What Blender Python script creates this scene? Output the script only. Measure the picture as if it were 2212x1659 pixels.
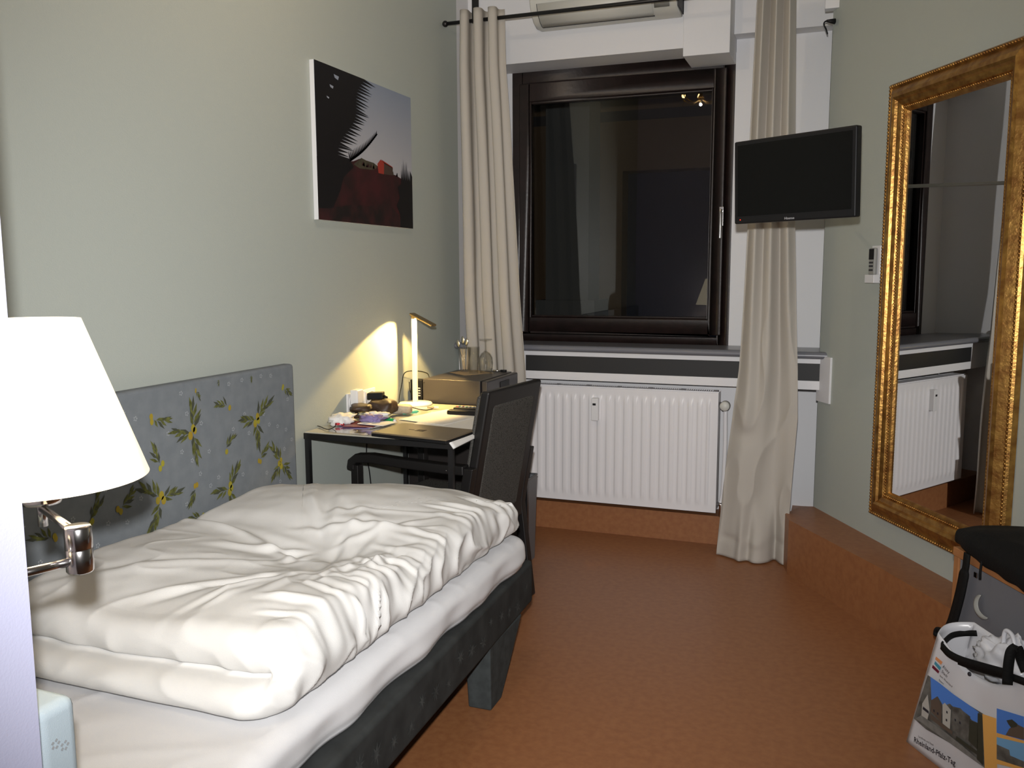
import bpy, bmesh, math, random
from mathutils import Vector, Matrix, noise
random.seed(7)
for o in list(bpy.data.objects): bpy.data.objects.remove(o)
SC = bpy.context.scene; COL = SC.collection
PI = math.pi; sin, cos = math.sin, math.cos

# ---------------------------------------------------------------- camera
F_PX, YAW, PITCH, ROLL, CAM_H = 1890.57, 0.358515, 0.1267986, -0.0041128, 1.4
fwd = Vector((-sin(YAW)*cos(PITCH), cos(YAW)*cos(PITCH), -sin(PITCH)))
rgt = Vector((cos(YAW), sin(YAW), 0)); upv = rgt.cross(fwd)
R2 = rgt*cos(ROLL) + upv*sin(ROLL); U2 = -rgt*sin(ROLL) + upv*cos(ROLL)
cd = bpy.data.cameras.new('camera'); cam = bpy.data.objects.new('camera', cd); COL.objects.link(cam)
M = Matrix((R2, U2, -fwd)).transposed().to_4x4(); M.translation = (0, 0, CAM_H)
cam.matrix_world = M; cd.sensor_width = 36; cd.lens = F_PX/2212*36; cd.clip_start = 0.02
SC.camera = cam
# ---------------------------------------------------------------- world, flash, exposure
W = bpy.data.worlds.new('night'); SC.world = W; W.use_nodes = True
W.node_tree.nodes['Background'].inputs[0].default_value = (0.010, 0.012, 0.018, 1)
W.node_tree.nodes['Background'].inputs[1].default_value = 0.25
SC.view_settings.view_transform = 'Standard'; SC.view_settings.look = 'None'
SC.view_settings.exposure = 0.0; SC.view_settings.gamma = 1; SC.view_settings.use_curve_mapping = False

def light(name, kind, loc, energy, color=(1, 1, 1), aim=None, **kw):
    l = bpy.data.lights.new(name, kind); l.energy = energy; l.color = color
    for k, v in kw.items(): setattr(l, k, v)
    o = bpy.data.objects.new(name, l); COL.objects.link(o); o.location = loc
    if aim is not None: o.rotation_euler = Vector(aim).to_track_quat('-Z', 'Y').to_euler()
    return o
# the camera's own built-in flash, a hand's width above the lens
light('camera_flash', 'SPOT', (-0.01, -0.01, CAM_H+0.125), 370, (1.0, 0.985, 0.97), aim=fwd, spot_size=math.radians(91), spot_blend=1.0, shadow_soft_size=0.022)

# ---------------------------------------------------------------- pixel -> point on a known plane
def ray(px, py):
    return (R2*(px-1106)/F_PX - U2*(py-829.5)/F_PX + fwd)
def at(px, py, ax, val):
    r = ray(px, py); o = Vector((0, 0, CAM_H)); i = 'xyz'.index(ax)
    return o + r*((val-o[i])/r[i])
def atp(px, py, a, n):
    r = ray(px, py); o = Vector((0, 0, CAM_H)); n = Vector(n)
    return o + r*((Vector(a)-o).dot(n)/r.dot(n))

# ---------------------------------------------------------------- materials
def mat(name, col, rough=0.6, metal=0.0, var=0.0, vscale=6.0, bump=0.0, bscale=120.0, spec=0.5, emit=None, estr=0, sheen=0, col2=None, coat=0):
    m = bpy.data.materials.new(name); m.use_nodes = True
    nt = m.node_tree; b = nt.nodes['Principled BSDF']
    b.inputs['Base Color'].default_value = (*col, 1); b.inputs['Roughness'].default_value = rough
    b.inputs['Metallic'].default_value = metal; b.inputs['Specular IOR Level'].default_value = spec
    if sheen: b.inputs['Sheen Weight'].default_value = sheen
    if coat: b.inputs['Coat Weight'].default_value = coat
    if emit: b.inputs['Emission Color'].default_value = (*emit, 1); b.inputs['Emission Strength'].default_value = estr
    tc = nt.nodes.new('ShaderNodeTexCoord')
    if var or col2:
        n = nt.nodes.new('ShaderNodeTexNoise'); n.inputs['Scale'].default_value = vscale; n.inputs['Detail'].default_value = 6
        nt.links.new(tc.outputs['Object'], n.inputs['Vector'])
        mx = nt.nodes.new('ShaderNodeMix'); mx.data_type = 'RGBA'
        c2 = col2 or tuple(max(0, c*(1-var)) for c in col)
        mx.inputs['A'].default_value = (*col, 1); mx.inputs['B'].default_value = (*c2, 1)
        rp = nt.nodes.new('ShaderNodeValToRGB'); rp.color_ramp.elements[0].position = .35; rp.color_ramp.elements[1].position = .65
        nt.links.new(n.outputs['Fac'], rp.inputs['Fac']); nt.links.new(rp.outputs['Color'], mx.inputs['Factor'])
        nt.links.new(mx.outputs['Result'], b.inputs['Base Color'])
    if bump:
        n2 = nt.nodes.new('ShaderNodeTexNoise'); n2.inputs['Scale'].default_value = bscale; n2.inputs['Detail'].default_value = 4
        nt.links.new(tc.outputs['Object'], n2.inputs['Vector'])
        bp = nt.nodes.new('ShaderNodeBump'); bp.inputs['Strength'].default_value = bump; bp.inputs['Distance'].default_value = 0.004
        nt.links.new(n2.outputs['Fac'], bp.inputs['Height']); nt.links.new(bp.outputs['Normal'], b.inputs['Normal'])
    return m
def add_weave(m, scale=400, dark=0.5):
    nt = m.node_tree; b = nt.nodes['Principled BSDF']; tc = nt.nodes.new('ShaderNodeTexCoord')
    v = nt.nodes.new('ShaderNodeTexVoronoi'); v.inputs['Scale'].default_value = scale
    nt.links.new(tc.outputs['Object'], v.inputs['Vector'])
    mx = nt.nodes.new('ShaderNodeMix'); mx.data_type = 'RGBA'
    c = b.inputs['Base Color'].default_value
    mx.inputs['A'].default_value = (c[0], c[1], c[2], 1); mx.inputs['B'].default_value = (c[0]*dark, c[1]*dark, c[2]*dark, 1)
    nt.links.new(v.outputs['Distance'], mx.inputs['Factor']); nt.links.new(mx.outputs['Result'], b.inputs['Base Color'])
    return m
def glassmat(name, col=(1, 1, 1), refl=0.08, rough=0.0):
    m = bpy.data.materials.new(name); m.use_nodes = True; nt = m.node_tree; nt.nodes.clear()
    o = nt.nodes.new('ShaderNodeOutputMaterial'); t = nt.nodes.new('ShaderNodeBsdfTransparent'); g = nt.nodes.new('ShaderNodeBsdfGlossy')
    t.inputs[0].default_value = (*col, 1); g.inputs['Roughness'].default_value = rough
    lw = nt.nodes.new('ShaderNodeLayerWeight'); f = nt.nodes.new('ShaderNodeMath'); f.operation = 'POWER'; f.inputs[1].default_value = 4.0
    nt.links.new(lw.outputs['Facing'], f.inputs[0])
    a = nt.nodes.new('ShaderNodeMath'); a.operation = 'ADD'; a.inputs[1].default_value = refl; a.use_clamp = True
    mx = nt.nodes.new('ShaderNodeMixShader')
    nt.links.new(f.outputs[0], a.inputs[0]); nt.links.new(a.outputs[0], mx.inputs[0]); nt.links.new(t.outputs[0], mx.inputs[1]); nt.links.new(g.outputs[0], mx.inputs[2]); nt.links.new(mx.outputs[0], o.inputs[0])
    return m

m_green = mat('sage_wall_paint', (0.435, 0.47, 0.435), 0.55, bump=.15, bscale=260, spec=.3)
m_white = mat('white_wall_paint', (0.74, 0.74, 0.76), 0.6, bump=.12, bscale=240, spec=.3)
m_ceil = mat('ceiling_paint', (0.78, 0.77, 0.75), 0.8)
m_lilac = mat('lilac_wall_paint', (0.50, 0.51, 0.68), 0.6, bump=.1, bscale=300, spec=.3)
m_floor = mat('rust_linoleum', (0.31, 0.132, 0.052), 0.42, var=.0, vscale=40, bump=.05, bscale=500, col2=(0.265, 0.104, 0.041))
m_duvet = mat('white_cotton', (0.70, 0.695, 0.68), 0.85, bump=.25, bscale=700, spec=.15)
m_sheet = mat('white_sheet', (0.70, 0.70, 0.715), 0.85, bump=.2, bscale=700, spec=.15)
m_velvet = mat('charcoal_velvet', (0.026, 0.028, 0.028), 0.8, vscale=12, spec=.15, col2=(0.040, 0.043, 0.043))
m_velvet2 = mat('charcoal_velvet_pattern', (0.11, 0.115, 0.11), 0.8, spec=.2)
m_legf = mat('grey_leg_fabric', (0.048, 0.055, 0.056), 0.8, spec=.2, var=.3, vscale=30)
m_blue = mat('blue_grey_upholstery', (0.205, 0.225, 0.243), 0.85, spec=.15, bump=.3, bscale=800, col2=(0.18, 0.20, 0.22), vscale=25)
m_leaf = mat('printed_olive_leaf', (0.15, 0.16, 0.05), 0.9, spec=.1, var=.5, vscale=60)
m_leafd = mat('printed_dark_leaf', (0.065, 0.07, 0.05), 0.9, spec=.1)
m_olive = mat('printed_olive_fruit', (0.33, 0.31, 0.04), 0.9, spec=.1, col2=(0.33, 0.22, 0.03), vscale=20)
m_palef = mat('printed_pale_flower', (0.34, 0.36, 0.38), 0.9, spec=.1)
m_cur = mat('cream_curtain_cloth', (0.475, 0.445, 0.40), 0.9, spec=.1, bump=.25, bscale=900)
m_dwood = mat('dark_brown_window_wood', (0.020, 0.011, 0.010), 0.36, bump=.15, bscale=60, col2=(0.013, 0.008, 0.007), vscale=18)
m_blackm = mat('black_metal', (0.008, 0.008, 0.009), 0.35, spec=.5)
m_blackp = mat('black_plastic', (0.008, 0.008, 0.009), 0.45, spec=.25)
m_blackw = mat('black_lacquered_wood', (0.009, 0.008, 0.008), 0.45)
m_screen = mat('tv_screen', (0.004, 0.004, 0.004), 0.25, spec=.15)
m_tvtxt = mat('silver_lettering', (0.5, 0.5, 0.52), 0.4)
m_red = mat('red_standby_light', (0.5, 0.02, 0.01), 0.4, emit=(1, .05, .02), estr=1.2)
m_rad = mat('white_radiator_enamel', (0.78, 0.77, 0.79), 0.35, spec=.4)
m_radg = mat('radiator_grille_gap', (0.25, 0.25, 0.26), 0.5)
m_sill = mat('grey_sill_laminate', (0.17, 0.175, 0.20), 0.28, spec=.5)
m_band = mat('black_strip', (0.012, 0.012, 0.013), 0.6)
m_ac = mat('offwhite_plastic', (0.60, 0.60, 0.56), 0.45)
m_acg = mat('grey_plastic', (0.30, 0.30, 0.28), 0.5)
m_dk = mat('dark_gap', (0.03, 0.03, 0.035), 0.6)
m_gold = mat('antique_gold_leaf', (0.50, 0.28, 0.075), 0.34, metal=.85, bump=.35, bscale=90, col2=(0.28, 0.13, 0.035), vscale=30)
m_mirror = mat('mirror_silver', (0.78, 0.79, 0.79), 0.0, metal=1.0)
m_chrome = mat('brushed_chrome', (0.62, 0.60, 0.60), 0.18, metal=1.0)
m_whitep = mat('white_plastic', (0.75, 0.75, 0.76), 0.4)
m_ledw = mat('white_lamp_enamel', (0.80, 0.78, 0.76), 0.35)
m_brass = mat('bronze_lamp_metal', (0.35, 0.25, 0.12), 0.35, metal=.9)
m_desk = mat('pale_desk_top', (0.52, 0.50, 0.42), 0.12, spec=.6)
m_safe = mat('graphite_safe_metal', (0.045, 0.040, 0.040), 0.35, spec=.5, bump=.1, bscale=400)
m_cab = mat('black_brown_cabinet', (0.018, 0.014, 0.013), 0.5)
m_bin = mat('grey_bin_plastic', (0.13, 0.135, 0.145), 0.5)
m_chairf = add_weave(mat('charcoal_woven_fabric', (0.125, 0.12, 0.11), 0.9, spec=.1), 260, .25)
m_paper = mat('white_paper', (0.78, 0.77, 0.75), 0.8)
m_tan = mat('tan_paper', (0.45, 0.33, 0.19), 0.8)
m_laptop = mat('bronze_laptop_lid', (0.26, 0.20, 0.13), 0.35, metal=.5)
m_glass = glassmat('clear_glass', (.95, .95, .94), .06)
m_pane = glassmat('window_pane', (.80, .80, .80), .055)
m_tube = mat('cutlery_steel', (0.6, 0.58, 0.55), 0.2, metal=1)
m_stick = mat('wooden_stirrer', (0.62, 0.50, 0.34), 0.7)
m_leather = mat('brown_leather', (0.055, 0.030, 0.017), 0.5, var=.5, vscale=25)
m_green_p = mat('green_plastic', (0.02, 0.33, 0.10), 0.35)
m_mint = mat('mint_plastic', (0.12, 0.55, 0.38), 0.35)
m_purple = mat('purple_print', (0.24, 0.19, 0.38), 0.6)
m_orange = mat('orange_print', (0.62, 0.25, 0.10), 0.6)
m_crimson = mat('red_print', (0.5, 0.03, 0.04), 0.6)
m_stone = mat('cream_cloth_case', (0.52, 0.45, 0.35), 0.8, var=.4, vscale=40)
m_owood = mat('orange_beech_wood', (0.42, 0.19, 0.07), 0.5, col2=(0.30, 0.12, 0.045), vscale=8)
m_greyl = mat('grey_laminate', (0.16, 0.165, 0.185), 0.55, bump=.1, bscale=500)
m_bagb = mat('black_nylon', (0.006, 0.006, 0.006), 0.75, bump=.3, bscale=200, spec=.2)
m_tote = mat('glossy_white_tote', (0.60, 0.60, 0.63), 0.3, spec=.5)
m_poly = mat('white_polythene', (0.62, 0.63, 0.67), 0.3, spec=.5, bump=.3, bscale=25)
m_ink = mat('dark_ink', (0.02, 0.02, 0.03), 0.6)
m_sky2 = mat('printed_blue_sky', (0.07, 0.20, 0.60), 0.4)
m_stonep = mat('printed_grey_town', (0.14, 0.14, 0.13), 0.4, var=.6, vscale=30)
m_wallp = mat('printed_pale_wall', (0.42, 0.41, 0.38), 0.4)
m_roofp = mat('printed_brown_roof', (0.10, 0.075, 0.06), 0.4)
m_road = mat('printed_road', (0.20, 0.20, 0.19), 0.4, var=.3, vscale=40)
m_treep = mat('printed_dark_tree', (0.035, 0.04, 0.03), 0.4)
m_orb = mat('printed_orange_band', (0.72, 0.38, 0.10), 0.4)
m_seap = mat('printed_pale_sea', (0.16, 0.36, 0.60), 0.4)
m_teal = mat('printed_teal', (0.05, 0.25, 0.35), 0.4)
m_maroon = mat('printed_maroon', (0.13, 0.01, 0.03), 0.4)

# ---------------------------------------------------------------- building helpers
ORG = {}
def tag(o, label=None, cat=None, group=None, kind=None):
    if label: o['label'] = label
    if cat: o['category'] = cat
    if group: o['group'] = group
    if kind: o['kind'] = kind
    return o
def thing(name, label, cat, loc, group=None, rz=0):
    o = bpy.data.objects.new(name, None); COL.objects.link(o); o.location = loc; o.rotation_euler.z = rz
    o.empty_display_size = .05
    ORG[o.name] = Vector(loc) if rz == 0 else Vector((0, 0, 0))
    return tag(o, label, cat, group)
class MB:
    def __init__(s): s.v = []; s.f = []; s.m = []; s.mats = []; s.sm = []
    def mi(s, m):
        if m is None: return 0
        if m not in s.mats: s.mats.append(m)
        return s.mats.index(m)
    def add(s, vs, fs, m=None, smooth=False):
        b = len(s.v); s.v += [Vector(v) for v in vs]
        i = s.mi(m)
        for f in fs: s.f.append([b+k for k in f]); s.m.append(i); s.sm.append(smooth)
        return s
    def box(s, x0, x1, y0, y1, z0, z1, m=None):
        vs = [(x, y, z) for z in (z0, z1) for y in (y0, y1) for x in (x0, x1)]
        return s.add(vs, [(0, 2, 3, 1), (4, 5, 7, 6), (0, 1, 5, 4), (2, 6, 7, 3), (0, 4, 6, 2), (1, 3, 7, 5)], m)
    def obox(s, c, ax, ay, az, m=None):   # centre and three half-axis vectors
        c = Vector(c); ax, ay, az = Vector(ax), Vector(ay), Vector(az)
        vs = [c+ax*i+ay*j+az*k for k in (-1, 1) for j in (-1, 1) for i in (-1, 1)]
        return s.add(vs, [(0, 2, 3, 1), (4, 5, 7, 6), (0, 1, 5, 4), (2, 6, 7, 3), (0, 4, 6, 2), (1, 3, 7, 5)], m)
    def prism(s, pts, d, m=None):          # closed planar polygon extruded by vector d
        n = len(pts); p = [Vector(q) for q in pts]; d = Vector(d)
        return s.add(p+[q+d for q in p], [tuple(range(n-1, -1, -1)), tuple(range(n, 2*n))]+[(i, (i+1) % n, n+(i+1) % n, n+i) for i in range(n)], m)
    def poly(s, pts, m=None): return s.add(pts, [tuple(range(len(pts)))], m)
    def tube(s, path, r, n=8, m=None, cap=True, flat=None):
        p = [Vector(q) for q in path]; k = len(p); rs = r if isinstance(r, (list, tuple)) else [r]*k
        vs = []; fs = []; pu = None
        for i in range(k):
            t = (p[min(i+1, k-1)]-p[max(i-1, 0)]).normalized()
            u = pu - t*pu.dot(t) if pu is not None else t.orthogonal()
            if u.length < 1e-5: u = t.orthogonal()
            u.normalize(); pu = u; w = t.cross(u)
            for j in range(n):
                a = 2*PI*j/n+PI/n; vs.append(p[i]+(u*cos(a)+w*sin(a))*rs[i])
        for i in range(k-1):
            for j in range(n): fs.append((i*n+j, i*n+(j+1) % n, (i+1)*n+(j+1) % n, (i+1)*n+j))
        if cap: fs.append(tuple(range(n-1, -1, -1))); fs.append(tuple(range((k-1)*n, k*n)))
        return s.add(vs, fs, m, n > 4)
    def lathe(s, c, prof, n=32, m=None, axis=(0, 0, 1)):
        c = Vector(c); a = Vector(axis).normalized(); u = a.orthogonal().normalized(); w = a.cross(u); vs = []; fs = []
        for r, z in prof:
            for j in range(n):
                t = 2*PI*j/n; vs.append(c+a*z+(u*cos(t)+w*sin(t))*max(r, 1e-5))
        for i in range(len(prof)-1):
            for j in range(n): fs.append((i*n+j, i*n+(j+1) % n, (i+1)*n+(j+1) % n, (i+1)*n+j))
        return s.add(vs, fs, m, True)
    def grid(s, fn, nu, nv, m=None, smooth=True, closeu=False):
        vs = [fn(i/nu, j/nv) for j in range(nv+1) for i in range(nu+1)]
        return s.add(vs, [(j*(nu+1)+i, j*(nu+1)+i+1, (j+1)*(nu+1)+i+1, (j+1)*(nu+1)+i) for j in range(nv) for i in range(nu)], m, smooth)
    def sphere(s, c, r, n=10, m=None, sc=(1, 1, 1)):
        c = Vector(c); return s.grid(lambda u, v: c+Vector((cos(2*PI*u)*sin(PI*v)*r*sc[0], sin(2*PI*u)*sin(PI*v)*r*sc[1], cos(PI*v)*r*sc[2])), n, max(4, n//2), m)
    def build(s, name, m=None, parent=None, loc=None, bevel=0, sub=0, solid=0, weld=True):
        if loc is None: loc = (0, 0, 0)
        off = ORG[parent.name] if parent is not None else Vector(loc)
        me = bpy.data.meshes.new(name); me.from_pydata([v-off for v in s.v], [], s.f)
        mats = s.mats or [m]
        for q in mats: me.materials.append(q)
        if s.mats:
            for i, pl in enumerate(me.polygons): pl.material_index = s.m[i]
        for i, pl in enumerate(me.polygons): pl.use_smooth = s.sm[i]
        if weld:
            bm = bmesh.new(); bm.from_mesh(me); bmesh.ops.remove_doubles(bm, verts=bm.verts, dist=1e-5); bmesh.ops.recalc_face_normals(bm, faces=bm.faces); bm.to_mesh(me); bm.free()
        o = bpy.data.objects.new(name, me); COL.objects.link(o)
        if parent is not None: o.parent = parent; ORG[o.name] = off
        else: o.location = loc; ORG[o.name] = Vector(loc)
        if solid: md = o.modifiers.new('s', 'SOLIDIFY'); md.thickness = solid; md.offset = 0
        if bevel:
            md = o.modifiers.new('b', 'BEVEL'); md.width = bevel; md.segments = 3; md.limit_method = 'ANGLE'; md.angle_limit = math.radians(40)
            for pl in me.polygons: pl.use_smooth = True
            try:
                wn = o.modifiers.new('w', 'WEIGHTED_NORMAL'); wn.keep_sharp = True
            except Exception: pass
        if sub: md = o.modifiers.new('u', 'SUBSURF'); md.levels = md.render_levels = sub
        return o
def struct(name, mb, m, bevel=0, parent=None, **k):
    o = mb.build(name, m, parent, bevel=bevel, **k)
    if parent is None: o['kind'] = 'structure'
    return o
def one(name, mb, m, label, cat, loc, group=None, **k):
    return tag(mb.build(name, m, None, loc=loc, **k), label, cat, group)
def text_mb(mb, s, size, origin, xdir, ydir, m, out, bold=0.0):
    """lettering as flat mesh faces laid on a surface"""
    cu = bpy.data.curves.new('t', 'FONT'); cu.body = s; cu.size = size; cu.offset = bold; cu.resolution_u = 2
    o = bpy.data.objects.new('t', cu); COL.objects.link(o)
    me = bpy.data.meshes.new_from_object(o.evaluated_get(bpy.context.evaluated_depsgraph_get()))
    X, Y, O = Vector(xdir).normalized(), Vector(ydir).normalized(), Vector(origin)+Vector(out)
    mb.add([O+X*v.co.x+Y*v.co.y for v in me.vertices], [tuple(p.vertices) for p in me.polygons], m)
    bpy.data.objects.remove(o); bpy.data.curves.remove(cu); bpy.data.meshes.remove(me)
def nz(x, y, z=0, s=1.0): return noise.noise(Vector((x*s, y*s, z)))
def ridge(x, y, z=0): return 1-abs(noise.noise(Vector((x, y, z))))*2
def sstep(a, b, x):
    t = max(0, min(1, (x-a)/(b-a))); return t*t*(3-2*t)
def smoothpath(pts, n=6):
    """catmull-rom through points"""
    P = [Vector(p) for p in pts]; P = [P[0]*2-P[1]]+P+[P[-1]*2-P[-2]]; out = []
    for i in range(1, len(P)-2):
        for k in range(n):
            t = k/n; a, b, c, d = P[i-1:i+3]
            out.append(0.5*((2*b)+(c-a)*t+(2*a-5*b+4*c-d)*t*t+(-a+3*b-3*c+d)*t**3))
    out.append(P[-2]); return out

# ================================================================= THE ROOM
XL, YB = -1.975, 4.83
WA = Vector((-0.085, 4.43, 0)); WD = Vector((0.48034, -0.87708, 0)); WN = Vector((-0.87708, -0.48034, 0))  # right wall: point, direction to the camera, normal into room
def wp(s, z, out=0.0): return WA+WD*s+WN*out+Vector((0, 0, z))
HC = 3.1
struct('floor', MB().box(-2.1, 3.2, -2.6, 5.0, -0.05, 0.0), m_floor)
struct('ceiling', MB().box(-2.1, 3.2, -2.6, 5.0, HC, HC+.05), m_ceil)
struct('wall_left', MB().box(XL-.1, XL, -2.6, 4.45, 0, HC), m_green)
struct('trim_1', MB().box(XL-.1, XL, 4.45, 5.0, 0, HC), m_white)
e = wp(5.0, 0)
struct('wall_right', MB().prism([wp(0, 0), wp(4.55, 0), wp(4.55, 0, -.1), (.12, 4.95, 0), (-.085, 4.95, 0)], (0, 0, HC)), m_green)
c2 = wp(4.55, 0)
struct('wall_side', MB().box(c2.x, c2.x+.1, -2.6, c2.y, 0, HC), m_green)
struct('wall_rear', MB().box(-2.1, c2.x+.1, -2.6, -2.5, 0, HC), m_green)
# partition between bath and bed, its end face close to the camera on the left
struct('wall_partition', MB().box(XL, -0.968, -0.35, 0.8, 0, HC), m_lilac)
# back wall pieces
WX0, WX1, WZ0, WZ1 = -1.80, -0.56, 1.005, 2.525
struct('wall_back', MB().box(-1.975, -0.22, 4.62, 4.95, 0, .83, m_white).box(-1.975, WX0, YB, 4.95, .83, HC, m_white)
       .box(WX1-.035, -0.094, YB, 4.95, 0, HC, m_white).box(WX0, WX1, YB, 4.95, WZ1, HC, m_white).box(WX0, WX1, YB+.0, 4.95, .83, 0.98, m_white)
, None)
struct('trim_2', MB().box(-1.975, -.79, 4.61, YB, 2.52, HC), m_white)            # lowered wall above the window
struct('trim_3', MB().box(-.56, -.085, 4.72, YB, 2.591, HC), m_white)             # shallow bulkhead right of the duct
struct('trim_4', MB().box(-.79, -.561, 4.562, YB, 2.468, HC), m_white, bevel=.003)  # boxed duct
# casing under the sill: white bands and a black strip
YK = 4.40
cs = MB().box(-1.96, -.071, YK, YB, .836, .878, m_white).box(-1.96, -.071, YK, YB, .962, .990, m_white).box(-1.96, -1.57, YK, YB, .878, .962, m_white)
cs.box(-1.57, -.073, YK+.002, YB, .878, .962, m_band)
for_plate = atp(1797, 800, wp(0, 0), WN); sp1 = (for_plate-WA).dot(WD)
cs.prism([wp(.0, .782), wp(sp1, .782), wp(sp1, 1.0), wp(.0, 1.0)], WN*.010, m_white)
struct('trim_5', cs, None)
# sill with a rounded nose
prof = [(YB, 1.004), (4.385, 1.020), (4.372, 1.016), (4.365, 1.007), (4.365, .997), (4.372, .989), (4.385, .985), (YB, .985)]
struct('trim_6', MB().prism([(-1.974, y, z) for y, z in prof], (1.929, 0, 0)), m_sill, bevel=.004)
# plinth covered in the floor's linoleum
struct('baseboard_back', MB().box(-1.975, -.20, 4.475, 4.62, 0, .15).box(-.2, -.086, 4.43, YB, 0, .15), m_floor)
P0, P1 = wp(0, 0, .0), wp(4.4, 0, 0)
bz = .256
bb_ = [wp(0, 0), at(1730, 1093, 'z', bz), at(1696, 1110, 'z', bz), at(1704, 1123, 'z', bz), at(1900, 1226, 'z', bz), wp(4.0, 0, .135), wp(4.0, 0)]
struct('baseboard_right', MB().prism([(p.x, p.y, 0) for p in bb_], (0, 0, bz)), m_floor)
struct('baseboard_left', MB().box(XL, XL+.012, .8, 4.45, 0, .15), m_floor)

# ---- window
wn = MB()
wf0, wf1 = YB-.005, YB+.06
def frame_rect(mb, x0, x1, z0, z1, w, y0, y1, wl=None, wr=None, wt=None, wb=None):
    wl = wl or w; wr = wr or w; wt = wt or w; wb = wb or w
    mb.box(x0, x0+wl, y0, y1, z0, z1); mb.box(x1-wr, x1, y0, y1, z0, z1); mb.box(x0+wl, x1-wr, y0, y1, z1-wt, z1); mb.box(x0+wl, x1-wr, y0, y1, z0, z0+wb)
win = thing('window_1', 'large dark brown wooden window above the radiator showing the night and faint reflections', 'window', (-1.18, YB, 1.0)); win['kind'] = 'structure'
frame_rect(wn, WX0, WX1, WZ0-.02, WZ1, .06, YB-.002, YB+.09, wt=.075)
wn.build('window_frame', m_dwood, win, bevel=.004)
sh = MB(); gx0, gx1, gz0, gz1 = -1.693, -.664, 1.142, 2.353
frame_rect(sh, gx0-.06, gx1+.062, gz0-.085, gz1+.10, .06, YB-.022, YB+.05, wt=.10, wb=.085, wr=.062)
sh.build('sash', m_dwood, win, bevel=.006)
bd = MB(); frame_rect(bd, gx0-.004, gx1+.004, gz0-.004, gz1+.004, .016, YB-.012, YB+.02); bd.build('glazing_bead', m_dwood, win, bevel=.003)
MB().box(gx0, gx1, YB+.012, YB+.018, gz0, gz1).build('pane', m_pane, win)
hd = MB(); hd.box(-.622, -.600, YB-.034, YB-.020, 1.64, 1.74); hd.tube([(-.611, YB-.03, 1.72), (-.611, YB-.06, 1.72), (-.611, YB-.062, 1.70), (-.611, YB-.062, 1.575)], .009, 10)
hd.build('window_handle', m_chrome, win, bevel=.002)

# ---- outside: the courtyard wall seen faintly through the pane
m_out = mat('ochre_render', (0.13, 0.085, 0.045), .9); m_out2 = mat('grey_column_render', (0.10, 0.105, 0.10), .9); m_out3 = mat('dark_yard_ground', (.03, .03, .03), .9)
struct('wall_courtyard', MB().box(-6, -1.72, 7.2, 7.4, -.5, 5, m_out).box(-1.72, 1.8, 7.2, 7.4, 2.22, 5, m_out).box(-6, 1.8, 7.19, 7.4, 2.62, 2.70, m_out3), None)
struct('wall_column', MB().box(-2.02, -1.70, 6.1, 6.4, -.5, 5).box(-2.08, -1.64, 6.05, 6.45, 1.05, 1.2), m_out2)
struct('floor_courtyard', MB().box(-6, 3, 5.0, 9, -.6, -.5), m_out3)

# ================================================================= RADIATOR
rx0, rx1, rz0, rz1, ry = -1.60, -.555, .178, .795, 4.425
rad = thing('radiator', 'white ribbed panel radiator below the window', 'radiator', ((rx0+rx1)/2, 4.47, 0))
def rfn(u, v):
    x = rx0+(rx1-rx0)*u; z = rz0+(rz1-rz0)*v
    k = (x-rx0-.035)/.0475; fr = (k % 1.0)
    prf = sstep(0, .22, fr)*(1-sstep(.50, .72, fr))
    ends = sstep(rz0+.035, rz0+.06, z)*(1-sstep(rz1-.06, rz1-.035, z))*(1 if 0 <= k < 20.4 else 0)
    return Vector((x, ry+.006-.006*prf*ends, z))
us = 320
g = MB().grid(rfn, us, 40)
g.build('front_panel', m_rad, rad)
b_ = MB().box(rx0, rx1, ry+.0075, ry+.022, rz0, rz1).box(rx0, rx1, ry+.085, ry+.098, rz0, rz1).box(rx0, rx0+.004, ry+.02, ry+.09, rz0+.01, rz1).box(rx1-.004, rx1, ry+.02, ry+.09, rz0+.01, rz1)
b_.build('side_panel', m_rad, rad)
gr = MB().box(rx0, rx1, ry+.016, ry+.022, rz1, rz1+.006).box(rx0, rx1, ry+.086, ry+.094, rz1, rz1+.006)
for i in range(95):
    x = rx0+.01+i*(rx1-rx0-.02)/94; gr.box(x-.002, x+.002, ry+.02, ry+.088, rz1, rz1+.005)
for i in range(7):
    x = rx0+.02+i*(rx1-rx0-.04)/6; gr.box(x-.012, x+.012, ry+.02, ry+.088, rz1, rz1+.0055)
gr.box(rx0+.01, rx1-.01, ry+.022, ry+.086, rz1-.02, rz1-.015, m_radg)
gr.mats = [m_rad, m_radg]
gr.m = [0 if i < len(gr.m)-6 else 1 for i in range(len(gr.m))]
gr.build('top_grille', None, rad)
hm = MB().box(-1.205, -1.168, ry-.028, ry+.006, .625, .745); hmo = hm.build('heat_meter', m_whitep, rad, bevel=.004)
MB().box(-1.197, -1.180, ry-.0295, ry-.026, .707, .718).build('display', m_blackp, hmo)
vv = MB().tube([(rx1, ry+.05, rz1-.06), (rx1+.03, ry+.05, rz1-.06), (rx1+.035, ry+.02, rz1-.06)], .010, 10)
vvo = vv.build('valve', m_chrome, rad)
MB().lathe((rx1+.035, ry-.03, rz1-.06), [(0, 0), (.021, .0), (.024, .006), (.024, .045), (.018, .055), (0, .055)], 24, axis=(0, 1, 0)).build('thermostat_knob', m_ac, vvo)
MB().tube(smoothpath([(rx1+.03, ry+.06, rz1-.08), (rx1+.032, ry+.065, .5), (rx1+.025, ry+.065, .26), (rx1+.01, ry+.06, .21)], 6), .011, 10).build('pipe', m_rad, rad)
MB().tube([(rx1, ry+.05, .215), (rx1+.022, ry+.05, .215), (rx1+.022, ry+.05, .15)], .012, 10).build('drain_fitting', m_chrome, rad)

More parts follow.
